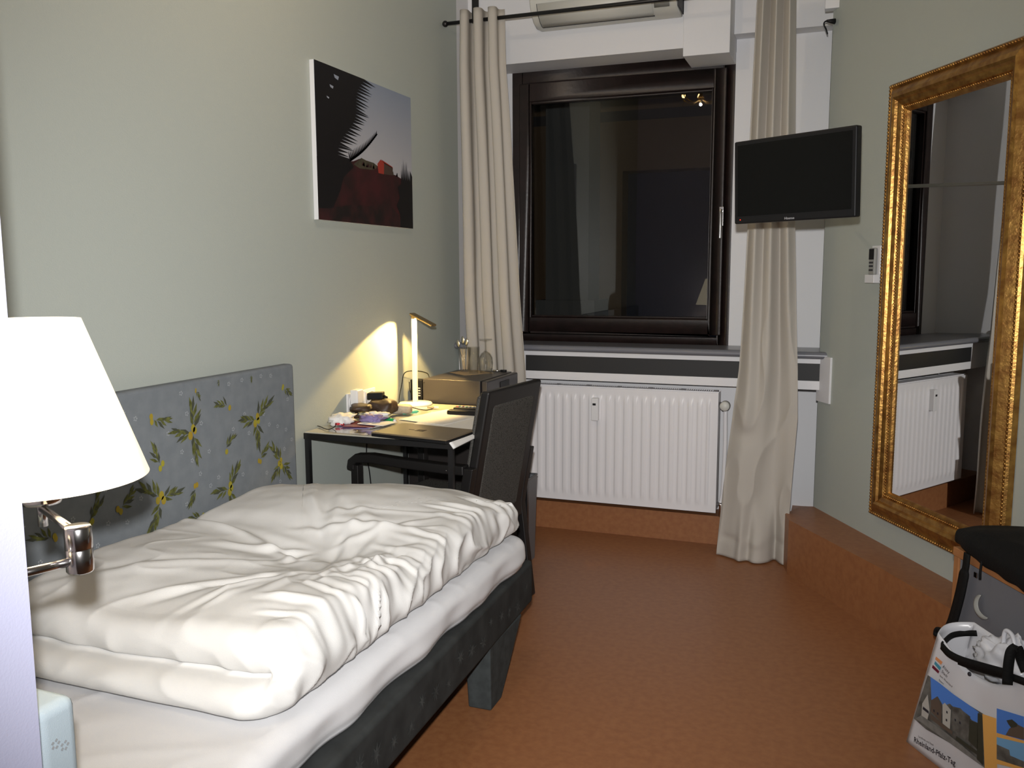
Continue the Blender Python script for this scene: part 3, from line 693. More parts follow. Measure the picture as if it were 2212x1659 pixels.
for k in range(24):   # short gathers running in from the right edge
    y = 1.5+k*.055+rr.uniform(-.015, .015); CR.append((-1.04, y, -1.04-rr.uniform(.07, .2), y+rr.uniform(-.10, .10), rr.uniform(.010, .018), rr.uniform(.004, .010)))
def d_top(x, y):
    e = 0
    for bx, by, rx, ry_, dz in BUMPS: e += dz*math.exp(-((x-bx)/rx)**2-((y-by)/ry_)**2)
    for c in CR: e += line_crease(x, y, *c)
    e += .0045*ridge(x*5+y*3, y*7-x*4, 11)**3*sstep(2.3, 1.7, y)
    e += .010*nz(x*4, y*4, 2)+.003*nz(x*14, y*14, 4)
    # low towards the near end
    e -= .020*sstep(1.62, 1.45, y)*sstep(-1.1, -1.6, x)
    e -= .018*sstep(2.6, 2.82, y)+.030*sstep(-1.30, -1.06, x)*sstep(2.2, 2.8, y)
    return e
dv = slab(-1.905, -1.018, 1.43, 2.825, .487, .642, .072, lambda a, b: .085 if b < 2 else .035, d_side, d_top, nper=760, nin=130, nside=40)
one('duvet', dv, m_duvet, 'thick rumpled white duvet folded double on the bed', 'duvet', (-1.46, 2.1, .48))

# ================================================================= WALL LAMP ON THE PARTITION
lx, ly = -1.168, 1.0
wl = thing('wall_lamp', 'bright cone-shaded swing-arm wall lamp over the bed at left', 'lamp', (-1.03, .8, 1.0))
SH0, SH1 = 1.082, 1.332
shade_m = bpy.data.materials.new('glowing_cream_shade'); shade_m.use_nodes = True
b = shade_m.node_tree.nodes['Principled BSDF']; b.inputs['Base Color'].default_value = (.9, .84, .72, 1); b.inputs['Roughness'].default_value = .9
b.inputs['Emission Color'].default_value = (1.0, .86, .62, 1); b.inputs['Emission Strength'].default_value = 1.25
MB().lathe((lx, ly, 0), [(.160, SH0), (.0735, SH1), (.0715, SH1), (.158, SH0), (.160, SH0)], 64).build('lamp_shade', shade_m, wl)
MB().lathe((lx, ly, 0), [(0, 1.042), (.028, 1.042), (.031, 1.048), (.031, 1.090), (.012, 1.095), (0, 1.1)], 32).build('socket_cup', m_chrome, wl)
bulb = MB().sphere((lx, ly, 1.165), .03, 16, sc=(1, 1, 1.3)); m_bulb = mat('lit_bulb', (1, .9, .7), .4, emit=(1, .82, .55), estr=12)
bulb.tube([(lx, ly, 1.095), (lx, ly, 1.14)], .013, 12); bulb.build('bulb', m_bulb, wl)
J = Vector((-1.0, .912, 0))
MB().tube([(lx, ly, 1.075), (lx, ly, 1.005)], .0075, 16).build('stem', m_chrome, wl)
MB().tube([(lx, ly, 1.034), (J.x, J.y, 1.034)], .0065, 16).build('arm', m_chrome, wl)
MB().lathe((J.x, J.y, 0), [(0, .979), (.0165, .979), (.0185, .982), (.0185, 1.013), (.0178, 1.014), (.0185, 1.015), (.0185, 1.044), (.0165, 1.047), (0, 1.047)], 32).build('joint', m_chrome, wl)
MB().tube([(J.x, J.y, .997), (-1.04, .802, .997)], .0065, 16).build('arm', m_chrome, wl)
MB().lathe((-1.04, .801, .997), [(0, 0), (.045, 0), (.045, .012), (.04, .018), (0, .018)], 32, axis=(0, 1, 0)).build('wall_plate', m_chrome, wl)
light('lamp_bulb_light', 'POINT', (lx, ly, 1.20), 1.1, (1, .74, .42), shadow_soft_size=.03)

# ================================================================= DESK
DX0, DX1, DY0, DY1, DZ = -1.965, -1.318, 2.895, 3.745, .775
dk = thing('desk', 'narrow black metal-framed desk with a pale glossy top against the left wall', 'desk', ((DX0+DX1)/2, (DY0+DY1)/2, 0))
fr = MB(); tkn = .026
fr.box(DX0, DX1, DY0, DY0+tkn, DZ-.024, DZ).box(DX0, DX1, DY1-tkn, DY1, DZ-.024, DZ).box(DX0, DX0+tkn, DY0+tkn, DY1-tkn, DZ-.024, DZ).box(DX1-tkn, DX1, DY0+tkn, DY1-tkn, DZ-.024, DZ)
fr.build('frame', m_blackm, dk, bevel=.002)
MB().box(DX0+.004, DX1-.004, DY0+.004, DY1-.004, DZ, DZ+.004).build('desktop', m_desk, dk, bevel=.001)
for x in (DX0, DX1-tkn):
    for y in (DY0, DY1-tkn): MB().box(x+.003, x+tkn-.004, y+.003, y+tkn-.004, 0, DZ-.024).build('leg', m_blackm, dk)
DT = DZ+.0045

# cabinet behind the desk carrying the safe
cbn = thing('cabinet', 'dark brown cabinet beneath the safe, between desk and radiator', 'cabinet', (-1.72, 4.01, 0))
MB().box(-1.955, -1.53, 3.765, 4.195, 0, DZ).build('body', m_cab, cbn, bevel=.004)
MB().box(-1.53, -1.515, 3.775, 4.19, .05, DZ-.01).build('door', m_cab, cbn, bevel=.003)
MB().tube(smoothpath([(-1.515, 4.12, .70), (-1.488, 4.12, .69), (-1.485, 4.12, .64), (-1.488, 4.12, .59), (-1.515, 4.12, .58)], 5), .005, 8).build('handle', m_blackm, cbn)
wb = thing('waste_bin', 'grey box-shaped bin standing behind the chair near the radiator', 'bin', (-1.44, 3.86, 0))
hb_ = MB()
hb_.add([(-1.50, 3.72, 0), (-1.37, 3.72, 0), (-1.37, 3.96, 0), (-1.50, 3.96, 0), (-1.51, 3.71, .42), (-1.36, 3.71, .42), (-1.36, 3.97, .42), (-1.51, 3.97, .42)], [(0, 3, 2, 1), (0, 1, 5, 4), (1, 2, 6, 5), (2, 3, 7, 6), (3, 0, 4, 7)])
hb_.build('body', m_bin, wb, solid=.004); rm_ = MB(); rm_.tube([(-1.51, 3.71, .42), (-1.36, 3.71, .42), (-1.36, 3.97, .42), (-1.51, 3.97, .42), (-1.51, 3.71, .42)], .005, 6); rm_.build('rim', m_bin, wb)
# safe
sf = thing('safe', 'flat graphite metal safe on the cabinet behind the desk', 'safe', (-1.71, 4.0, DZ))
MB().box(-1.875, -1.575, 3.775, 4.20, DZ+.001, .893).build('body', m_safe, sf, bevel=.003)
MB().box(-1.572, -1.542, 3.785, 4.20, DZ+.008, .890).build('door', m_safe, sf, bevel=.005)
MB().box(-1.5415, -1.539, 3.95, 4.07, DZ+.04, .87).build('keypad', m_blackp, sf)
ST = .8935
# small black box with lit symbols wedged beside the safe
bb = thing('black_socket_box', 'small black box with a keypad beside the safe, near the wall', 'electrical box', (-1.915, 3.80, DZ))
MB().box(-1.948, -1.885, 3.785, 3.84, DT-.003, .885).build('body', m_blackp, bb, bevel=.004)
kk = MB()
for i in range(4): kk.box(-1.905, -1.893, 3.7835, 3.7848, .842-i*.012, .847-i*.012)
kk.build('keypad', m_tvtxt, bb)

# LED desk lamp
ledp = at(898, 874, 'z', DT)
dl = thing('desk_lamp', 'slim white desk lamp with a folding bar head, lit, near the wall', 'lamp', ledp)
MB().lathe((ledp.x, ledp.y, DT), [(0, 0), (.078, 0), (.080, .004), (.076, .011), (.02, .014), (0, .014)], 40).build('base', m_ledw, dl)
MB().box(ledp.x-.012, ledp.x+.010, ledp.y-.009, ledp.y+.009, DT+.010, 1.190).build('post', m_ledw, dl, bevel=.003)
HA, HB = Vector((ledp.x-.012, ledp.y, 1.208)), at(937, 704, 'y', ledp.y-.06)
hdv = (HB-HA).normalized(); hside = hdv.cross(Vector((0, 0, 1))).normalized(); hup = hside.cross(hdv).normalized()
MB().tube([(ledp.x, ledp.y-.014, 1.197), (ledp.x, ledp.y+.014, 1.197)], .010, 16).build('hinge', m_brass, dl)
MB().obox((HA+HB)/2+hup*.002, hdv*((HB-HA).length/2), hside*.016, hup*.005).build('head', m_brass, dl, bevel=.003)
m_led = mat('lit_led_strip', (1, .9, .7), .4, emit=(1, .80, .45), estr=14)
MB().obox((HA+HB)/2-hup*.0042, hdv*((HB-HA).length/2-.012), hside*.008, hup*.0008).build('led_strip', m_led, dl)
for k in (.25, .5, .75):
    p = HA+(HB-HA)*k-hup*.008
    light('desk_lamp_light', 'SPOT', p, 9.5, (1, .66, .22), aim=(-.42, -.14, -1), spot_size=math.radians(122), spot_blend=.15, shadow_soft_size=.006)

# cords on the desk
def cord(name, pts, r, label, loc, m=m_blackp, grp=None, par=None):
    if par is not None: return MB().tube(smoothpath(pts, 7), r, 6).build(name, m, par)
    return one(name, MB().tube(smoothpath(pts, 7), r, 6), m, label, 'cable', loc, grp)
z = DT+.004
cord('power_cord', [at(872, 872, 'z', z), at(862, 866, 'x', -1.955), at(868, 830, 'x', -1.955), at(874, 806, 'x', -1.955), at(895, 801, 'x', -1.94), at(922, 806, 'x', -1.92), at(928, 818, 'y', 3.86)], .0022, 'thin black cable looping up the wall behind the desk lamp', (ledp.x, ledp.y, DZ), par=dl)
cord('usb_cable', [at(884, 825, 'x', -1.93), at(886, 845, 'x', -1.93), at(896, 862, 'x', -1.925), at(906, 858, 'x', -1.92), at(914, 840, 'x', -1.9), at(916, 826, 'y', 3.77)], .0022, 'black usb cable hanging between desk lamp and safe', (-1.93, 3.7, DZ))
cord('coiled_cable', [at(820, 868, 'z', z+.02), at(850, 872, 'z', z), at(846, 881, 'z', z), at(868, 888, 'z', z), at(885, 889, 'z', z), at(880, 893, 'z', z), at(860, 886, 'z', z)], .002, 'short black cable coil near the leather pouch', (-1.85, 3.5, DZ))
cord('thin_cable', [at(677, 919, 'z', DT+.003), at(690, 921, 'z', z), at(705, 927, 'z', z), at(716, 926, 'z', z), at(724, 920, 'z', z+.01), at(726, 914, 'z', z+.02)], .0018, 'thin dark cord at the near left corner of the desk', (-1.9, 3.0, DZ))
cord('hanging_cable', [(-1.94, 3.45, .79), (-1.955, 3.40, .72), (-1.93, 3.32, .62), (-1.92, 3.33, .5), (-1.94, 3.4, .2), (-1.95, 3.45, .02)], .0025, 'black cable hanging down under the desk', (-1.94, 3.4, 0))

# sockets and plugs on the wall
def plug(name, px0, py0, px1, py1, d, label, m=m_whitep, g='white plugs above the desk'):
    a, b = at(px0, py0, 'x', XL), at(px1, py1, 'x', XL)
    return a, b
so = thing('wall_socket', 'white triple socket plate on the left wall behind the desk clutter', 'socket', (XL, 3.36, .82))
MB().box(XL, XL+.010, 3.235, 3.475, .805, .885).build('plate', m_whitep, so, bevel=.003)
for y in (3.275, 3.355, 3.435):
    MB().lathe((XL+.010, y, .845), [(.031, 0), (.033, .003), (.027, .004), (.025, -.002)], 24, axis=(1, 0, 0)).build('socket_ring', m_whitep, so)
pg = thing('power_adapter', 'white block power adapter plugged into the wall nearest the bed', 'power adapter', (XL+.03, 3.27, .82))
MB().box(XL+.014, XL+.052, 3.245, 3.298, .805, .902).build('body', m_whitep, pg, bevel=.006)
MB().tube([(XL+.015, 3.27, .85), (XL+.006, 3.27, .85)], .018, 16).build('pins', m_whitep, pg)
pg = thing('power_plug', 'flat white plug in the middle wall socket', 'plug', (XL+.03, 3.355, .82))
MB().box(XL+.014, XL+.040, 3.335, 3.350, .815, .885).build('body', m_whitep, pg, bevel=.005)
MB().box(XL+.014, XL+.046, 3.362, 3.374, .812, .872).build('grip', m_whitep, pg, bevel=.005)
pg = thing('round_plug', 'round cream plug in the wall socket furthest from the bed', 'plug', (XL+.03, 3.435, .84))
MB().lathe((XL+.014, 3.435, .848), [(0, 0), (.019, 0), (.019, .02), (.014, .03), (0, .03)], 20, axis=(1, 0, 0)).build('body', m_ac, pg)

# ---- things on the desk
# white sheets
def sheet(pts, name, m, label, cat, zt=DT+.001, thick=.0012, grp=None):
    P = [at(a, b, 'z', zt) for a, b in pts]; c = sum(P, Vector())/len(P)
    return one(name, MB().prism(P, (0, 0, thick)), m, label, cat, c, grp)
def quadz(pts, zt): return [Vector((*at(a, b, 'z', zt).xy, zt)) for a, b in pts]
one('paper_sheet', MB().prism([(-1.62, 3.10, DT+.0008), (-1.33, 3.13, DT+.0008), (-1.36, 3.42, DT+.0008), (-1.65, 3.39, DT+.0008)], (0, 0, .0012)), m_paper, 'white sheet of paper under the laptop edge on the desk', 'paper', (-1.49, 3.26, DT), 'loose white sheets on the desk')
one('paper_sheet', MB().prism([(-1.74, 3.27, DT+.0024), (-1.50, 3.20, DT+.0024), (-1.42, 3.55, DT+.0024), (-1.66, 3.58, DT+.0024)], (0, 0, .0012)), m_paper, 'white sheet of paper lying in front of the usb stick', 'paper', (-1.6, 3.4, DT), 'loose white sheets on the desk')
# laptop
lt = thing('laptop', 'closed bronze-lidded laptop with a dark underside at the near desk edge', 'laptop', (-1.49, 2.98, DT))
L0, L1, L2, L3 = Vector((-1.655, 2.885, 0)), Vector((-1.318, 2.835, 0)), Vector((-1.30, 3.075, 0)), Vector((-1.635, 3.11, 0))
L2 = L1+(L3-L0)
dz_ = lambda v, q: Vector((v.x, v.y, q))
MB().prism([dz_(v, DT+.003) for v in (L0, L1, L2, L3)], (0, 0, .011)).build('base', m_blackp, lt, bevel=.003)
MB().prism([dz_(v, DT+.0145) for v in (L0, L1, L2, L3)], (0, 0, .006)).build('lid', m_laptop, lt, bevel=.002)
lc_ = (L0+L2)/2; lx_ = (L1-L0).normalized(); ly_ = (L3-L0).normalized(); lg = MB()
for i in range(2):
    for j in range(2):
        c = lc_+lx_*(i*.020-.022)+ly_*(j*.018-.01)+Vector((0, 0, DT+.0208)); lg.obox(c, lx_*.0085, ly_*.0075, (0, 0, .0003))
lg.obox(lc_+lx_*(-.055)+Vector((0, 0, DT+.0208)), lx_*.012, ly_*.003, (0, 0, .0003))
lg.build('logo', m_leather, lt)
# stapled paper bundle curling over the edge beside the laptop
pbm = MB()
def curl(u, v):
    x = -1.355+.055*v; y = 2.86+.22*u; return Vector((x+.015*u, y, DT+.002-.028*max(0, v-.55)*1.6*(1-u*.6)+.010*sin(v*3)))
one('paper_bundle', MB().grid(curl, 10, 10), m_paper, 'curled white brochure sticking out beside the laptop at the desk corner', 'brochure', (-1.31, 2.95, DT), solid=.004)
# remotes
for i, (c, lb) in enumerate((((-1.53, 3.565), 'black television remote with coloured buttons on the desk, nearer the safe'), ((-1.52, 3.475), 'black remote lying in front of the one with coloured buttons'))):
    rt = thing('remote_control', lb, 'remote control', (c[0], c[1], DT), 'black remotes on the desk')
    MB().box(c[0]-.082, c[0]+.082, c[1]-.022, c[1]+.022, DT+.001, DT+.022).build('body', m_blackp, rt, bevel=.007)
    if i == 0:
        for a in range(8):
            for b2 in range(3):
                mm = [m_crimson, m_tvtxt, m_green_p, m_tvtxt, m_acg][(a*3+b2) % 5] if a < 3 else m_acg
                MB().box(c[0]-.068+a*.018, c[0]-.059+a*.018, c[1]-.014+b2*.011, c[1]-.008+b2*.011, DT+.0215, DT+.0245).build('button', mm, rt)
    else: MB().box(c[0]-.07, c[0]+.05, c[1]-.012, c[1]+.012, DT+.0218, DT+.0228).build('touch_strip', m_dk, rt)
# usb stick
us_ = at(936, 884, 'z', DT); uo = thing('usb_stick', 'small gold and white usb stick on the white sheet', 'usb stick', (us_.x, us_.y, DT))
MB().obox((us_.x-.012, us_.y-.006, DT+.009), (.013, .006, 0), (-.0035, .0065, 0), (0, 0, .004)).build('body', m_brass, uo, bevel=.001)
MB().obox((us_.x+.012, us_.y+.006, DT+.009), (.010, .0045, 0), (-.003, .0055, 0), (0, 0, .0035)).build('connector', m_whitep, uo, bevel=.001)
# green pen and mint highlighter
a, b = at(828, 904, 'z', DT+.012), at(852, 909, 'z', DT+.012)
g1 = thing('green_marker', 'short bright green marker beside the leather pouch', 'pen', a); d_ = (b-a).normalized()
MB().tube([a-d_*.02, b], .009, 12).build('barrel', m_green_p, g1); MB().tube([b, b+d_*.006], .0075, 12).build('cap_end', m_whitep, g1)
a, b = at(884, 891, 'z', DT+.010), at(904, 889, 'z', DT+.010); g1 = thing('mint_marker', 'mint green marker behind the cream case', 'pen', a); d_ = (b-a).normalized()
MB().tube([a-d_*.03, b-d_*.01, b], [.007, .007, .003], 12).build('barrel', m_mint, g1); MB().tube([a-d_*.032, a-d_*.03], .006, 12).build('cap_end', m_mint, g1)
# cream cloth case
def blob(c, r, amp=.2, seed=0, n=28, sq=.6, rot=0, m=None, sc=3):
    c = Vector(c); cr_, sr_ = cos(rot), sin(rot); mb = MB()
    def f(u, v):
        a, b = 2*PI*u, PI*v
        x = math.copysign(abs(cos(a)*sin(b))**sq, cos(a)*sin(b)); y = math.copysign(abs(sin(a)*sin(b))**sq, sin(a)*sin(b)); z = math.copysign(abs(cos(b))**sq, cos(b))
        k = 1+amp*noise.noise(Vector((x*sc*.5+seed, y*sc*.5, z*sc*.5)))
        x, y, z = x*r[0]*k, y*r[1]*k, z*r[2]*k
        if u in (0, 1): pass
        return c+Vector((x*cr_-y*sr_, x*sr_+y*cr_, max(z, -r[2])))
    return mb.grid(f, n, n//2)
p = at(862, 896, 'z', DT)
one('cloth_case', blob((p.x, p.y+.01, DT+.024), (.055, .03, .021), .12, 3, sq=.55, rot=.2), m_stone, 'cream padded case with dark print in the middle of the desk', 'case', (p.x, p.y, DT))
# brown leather pouch with strap
pz = thing('leather_pouch', 'brown leather pouch with a trailing strap on the desk below the sockets', 'pouch', (-1.86, 3.32, DT))
blob((-1.855, 3.33, DT+.040), (.062, .058, .036), .25, 5, sq=.65, rot=.1).build('body', m_leather, pz)
blob((-1.905, 3.245, DT+.050), (.048, .055, .016), .3, 9, sq=.7, rot=.5).build('flap', m_leather, pz)
MB().tube(smoothpath([(-1.90, 3.20, DT+.035), (-1.90, 3.16, DT+.018), (-1.885, 3.13, DT+.010), (-1.865, 3.105, DT+.009), (-1.875, 3.085, DT+.016), (-1.90, 3.095, DT+.020), (-1.905, 3.13, DT+.024), (-1.87, 3.18, DT+.022), (-1.84, 3.22, DT+.016)], 6), .006, 8).build('strap', m_leather, pz)
cg = thing('charger', 'black charger block lying on top of the leather pouch', 'charger', (-1.87, 3.36, DT+.075))
MB().obox((-1.893, 3.350, DT+.087), (.034, .008, .002), (-.006, .022, 0), (0, 0, .015)).build('body', m_blackp, cg, bevel=.004)
MB().tube([(-1.861, 3.357, DT+.085), (-1.841, 3.361, DT+.079)], [.009, .004], 10).build('strain_relief', m_blackp, cg)
cord('charger_cord', [at(818, 872, 'z', z+.02), at(840, 878, 'z', z+.002), at(862, 881, 'z', z), at(885, 880, 'z', z), at(920, 886, 'z', z), at(940, 880, 'z', z)], .0022, 'black charger cable lying across the desk in front of the lamp base', (-1.8, 3.6, DZ), par=cg)
# leaflets
lf = thing('leaflet_stack', 'pile of purple and orange leaflets under the pouch strap', 'leaflets', (-1.80, 3.10, DT))
lay = [(m_purple, (-1.83, 3.075), .11, .16, .35), (m_paper, (-1.79, 3.12), .115, .16, -.25), (m_maroon, (-1.81, 3.085), .108, .15, .25), (m_orange, (-1.765, 3.13), .10, .10, -.45), (m_paper, (-1.75, 3.105), .105, .12, -.12)]
for i, (mm, (x, y), w, l, r) in enumerate(lay):
    c = Vector((x, y, DT+.002+i*.003)); MB().obox(c, Vector((cos(r), sin(r), 0))*w*.6, Vector((-sin(r), cos(r), 0))*l*.42, (0, 0, .0012)).build('leaflet', mm, lf)
# crumpled clear-white bag piece and purple wrapper
cr1 = thing('crumpled_paper', 'crumpled white paper with a red mark at the left wall end of the desk', 'paper', (-1.90, 3.07, DT))
blob((-1.905, 3.085, DT+.024), (.045, .055, .023), .6, 12, sq=.8, sc=5).build('wad', m_paper, cr1)
MB().obox((-1.885, 3.035, DT+.012), (.016, .003, 0), (0, .002, .004), (0, .006, -.002)).build('red_mark', m_crimson, cr1)
one('purple_wrapper', blob((-1.795, 3.135, DT+.026), (.05, .034, .014), .7, 21, sq=.8, sc=6), m_purple, 'shiny purple wrapper on top of the leaflets', 'wrapper', (-1.8, 3.13, DT+.015))
one('paper_scrap', blob((-1.80, 3.185, DT+.032), (.055, .03, .012), .6, 31, sq=.8, sc=6), m_paper, 'crumpled white paper scrap between pouch and purple wrapper', 'paper', (-1.8, 3.18, DT+.02))
# clear sleeve near the desk corner
one('clear_sleeve', MB().obox((-1.78, 2.955, DT+.0025), (.10, -.006, 0), (.004, .045, 0), (0, 0, .0012)), m_glass, 'clear plastic sleeve lying flat by the near desk edge', 'plastic sleeve', (-1.78, 2.95, DT))

# ---- on the safe: napkin, glasses, opener
one('napkin', MB().prism([(-1.865, 4.06, ST), (-1.735, 3.96, ST), (-1.635, 4.10, ST), (-1.78, 4.20, ST)], (0, 0, .001)), m_tan, 'tan paper napkin under the glasses on the safe', 'napkin', (-1.75, 4.08, ST))
GT = ST+.0015
def tumbler(name, c, r0, r1, h, label, t=.0016):
    o = thing(name, label, 'glass', (c[0], c[1], GT))
    MB().lathe((c[0], c[1], GT), [(0, 0), (r0, 0), (r1, h), (r1-t, h), (r0-t, .007), (0, .007)], 36).build('bowl', m_glass, o); return o
g0 = (-1.795, 4.10)
tumbler('cutlery_glass', g0, .022, .033, .125, 'straight drinking glass holding spoons and wooden stirrers on the safe')
g1_ = (-1.722, 4.045)
tumbler('drinking_glass', g1_, .022, .030, .135, 'empty straight drinking glass between the cutlery glass and the wine glass')
for k, (dx, dy, tilt) in enumerate(((-.012, .004, -.35), (.010, .006, .12), (-.004, -.008, -.12))):
    o = thing('teaspoon', ['steel teaspoon leaning left in the cutlery glass', 'steel teaspoon standing upright in the cutlery glass', 'steel teaspoon at the front of the cutlery glass'][k], 'spoon', (g0[0]+dx*.5, g0[1]+dy*.5, GT+.01), 'teaspoons in the glass on the safe')
    b0 = Vector((g0[0]-dx*.5, g0[1]-dy*.5, GT+.010)); t0 = b0+Vector((sin(tilt)*.11, .004, .118+.008*k)); d_ = (t0-b0).normalized()
    MB().tube([b0, t0], .0017, 6).build('handle', m_tube, o)
    bw = MB(); sd = d_.cross(Vector((.2, 1, 0))).normalized()
    bw.grid(lambda u, v: t0+d_*(.019*(1-cos(PI*v)))+(sd*cos(2*PI*u)*.011+d_.cross(sd)*sin(2*PI*u)*.0035)*sin(PI*v), 14, 10); bw.build('spoon_bowl', m_tube, o)
for k in range(3):
    b0 = Vector((g0[0]-.008+.008*k, g0[1]+.006*(-1)**k, GT+.012)); t0 = b0+Vector((.006*(k-1)*2, -.004, .105))
    one('wooden_stirrer', MB().obox((b0+t0)/2, (t0-b0)*.5, (.005, 0, 0), (0, .0012, 0)), m_stick, ['pale wooden stirrer at the left in the cutlery glass', 'pale wooden stirrer in the middle of the cutlery glass', 'pale wooden stirrer at the right in the cutlery glass'][k], 'stirrer', b0, 'wooden stirrers in the cutlery glass')
wg = thing('wine_glass', 'stemmed wine glass standing upside down on the safe', 'glass', (-1.668, 4.075, GT))
wc = (-1.668, 4.075, GT)
MB().lathe(wc, [(.029, 0), (.034, .03), (.0365, .055), (.034, .08), (.022, .102), (.006, .112), (.0052, .112), (.020, .100), (.032, .079), (.0345, .055), (.032, .03), (.0275, 0), (.029, 0)], 40).build('bowl', m_glass, wg)
MB().lathe(wc, [(0, .108), (.006, .112), (.0035, .125), (.003, .155), (.006, .166), (0, .167)], 16).build('stem', m_glass, wg)
MB().lathe(wc, [(0, .165), (.008, .166), (.032, .172), (.033, .1735), (.0, .1735)], 40).build('foot', m_glass, wg)
bo = thing('bottle_opener', 'small metal bottle opener with a dark handle lying on the safe', 'bottle opener', (-1.64, 4.16, ST))
MB().tube([(-1.66, 4.15, ST+.006), (-1.62, 4.16, ST+.006)], .005, 8).build('head', m_tube, bo); MB().tube([(-1.62, 4.16, ST+.006), (-1.59, 4.165, ST+.006)], .006, 8).build('handle', m_blackp, bo)

# ================================================================= CHAIR
ch = thing('armchair', 'black wooden armchair with charcoal woven upholstery pushed in at the desk', 'chair', (-1.329, 3.254, 0))
th = math.radians(82.2)
CRM = Matrix.Rotation(th, 4, 'Z'); CO = Vector((-1.329, 3.254, 0))
def cl(x, y, z): return CO+(CRM @ Vector((x, y, z)))
def lbox(mb, x0, x1, y0, y1, z0, z1): 
    vs = [cl(x, y, z) for z in (z0, z1) for y in (y0, y1) for x in (x0, x1)]
    mb.add(vs, [(0, 2, 3, 1), (4, 5, 7, 6), (0, 1, 5, 4), (2, 6, 7, 3), (0, 4, 6, 2), (1, 3, 7, 5)]); return mb
def yb(z): return -.02-.10*max(0, (z-.42))/.53 if z > .42 else -.02-.05*(.42-z)/.42
def backbar(x0, x1, za, zb, t=.030, dy=0.0, n=8):
    mb = MB()
    vs = []; fs = []
    for i in range(n+1):
        z = za+(zb-za)*i/n; y = yb(z)+dy
        vs += [cl(x0, y-t/2, z), cl(x1, y-t/2, z), cl(x1, y+t/2, z), cl(x0, y+t/2, z)]
    for i in range(n):
        for j in range(4): fs.append((i*4+j, i*4+(j+1) % 4, (i+1)*4+(j+1) % 4, (i+1)*4+j))
    fs += [(3, 2, 1, 0), (n*4, n*4+1, n*4+2, n*4+3)]
    mb.add(vs, fs); return mb
# upholstered back: padded slab with a framed rear panel
backbar(-.222, .222, .36, .955, .040, 0).build('backrest', m_blackw, ch, bevel=.010)
backbar(-.182, .182, .415, .905, .046, -.000).build('rear_panel', m_chairf, ch, bevel=.02)
backbar(-.210, .210, .44, .935, .020, .030).build('back_cushion', m_chairf, ch, bevel=.012)
st_ = MB(); lbox(st_, -.235, .235, -.01, .46, .395, .465); st_.build('seat', m_chairf, ch, bevel=.022)
sr = MB(); lbox(sr, -.225, .225, 0, .44, .355, .397); sr.build('seat_rail', m_blackw, ch, bevel=.004)
for sx in (-1, 1):
    x = sx*.240
    mb = MB(); vs = []
    backbar(x-.019, x+.019, 0, .66, .042, -.0, 8).build('leg', m_blackw, ch, bevel=.005)
    mb = MB(); pth = [(-.045, .650), (.05, .648), (.25, .650), (.40, .655), (.47, .648), (.495, .630), (.500, .60)]
    for i in range(len(pth)-1):
        (ya, za), (yb2, zb2) = pth[i], pth[i+1]
    am = MB(); vs = []; fs = []
    for i, (y, z) in enumerate(pth):
        p0, p1 = pth[max(0, i-1)], pth[min(len(pth)-1, i+1)]; dy, dz2 = p1[0]-p0[0], p1[1]-p0[1]; L = math.hypot(dy, dz2); ny, nz_ = -dz2/L*.019, dy/L*.019
        vs += [cl(x-.024, y+ny, z+nz_), cl(x+.024, y+ny, z+nz_), cl(x+.024, y-ny, z-nz_), cl(x-.024, y-ny, z-nz_)]
    k = len(pth)
    for i in range(k-1):
        for j in range(4): fs.append((i*4+j, i*4+(j+1) % 4, (i+1)*4+(j+1) % 4, (i+1)*4+j))
    fs += [(3, 2, 1, 0), ((k-1)*4, (k-1)*4+1, (k-1)*4+2, (k-1)*4+3)]
    am.add(vs, fs); am.build('armrest', m_blackw, ch, bevel=.006)
    lgm = MB(); lbox(lgm, x-.019, x+.019, .462, .498, 0, .62); lgm.build('leg', m_blackw, ch, bevel=.004)
sc_ = MB().sphere(cl(-.262, .03, .645), .004, 8); sc_.build('screw_cap', m_chrome, ch)

# ================================================================= LUGGAGE CABINET, BLACK BAG
LC0 = Vector((.362, 2.949, 0)); ld = Vector((.412, -.9112, 0)).normalized(); lnrm = Vector((ld.y, -ld.x, 0))   # far front corner, direction towards camera, normal to room
def lp(s, d, z): return LC0+ld*s-lnrm*d+Vector((0, 0, z))   # d: depth towards the wall
lcb = thing('low_cabinet', 'low beech-edged cabinet with grey door against the right wall below the mirror', 'cabinet', lp(.45, .2, 0))
def lbx(mb, s0_, s1_, d0, d1, z0_, z1_):
    vs = [lp(s, d, z) for z in (z0_, z1_) for d in (d0, d1) for s in (s0_, s1_)]
    mb.add(vs, [(0, 2, 3, 1), (4, 5, 7, 6), (0, 1, 5, 4), (2, 6, 7, 3), (0, 4, 6, 2), (1, 3, 7, 5)]); return mb
LD_ = .29
for a, b in ((0, .025), (.875, .9)): lbx(MB(), a, b, 0, LD_, 0, .523).build('side_panel', m_owood, lcb, bevel=.002)
lbx(MB(), 0, .9, -.004, LD_, .523, .550).build('top_panel', m_owood, lcb, bevel=.002)
lbx(MB(), .025, .875, LD_-.02, LD_, .04, .523).build('rear_panel', m_owood, lcb)
dr = lbx(MB(), .028, .872, .004, .022, .05, .518).build('door', m_greyl, lcb, bevel=.002)
hp = atp(2131, 1310, LC0, lnrm)
hnd = MB()
def hf(u, v):
    a = PI*(.15+.95*u); w = .011*sin(PI*u)**.7
    rr3 = .036+w*(v-.5)*2
    return hp+ld*(-cos(a-1.4)*rr3)+Vector((0, 0, sin(a-1.4+PI)*rr3*.9))+lnrm*(.004+.012*sin(PI*u)*(1-abs(v-.5)))
hnd.grid(hf, 24, 8); hnd.build('door_pull', m_acg, dr, solid=.004)
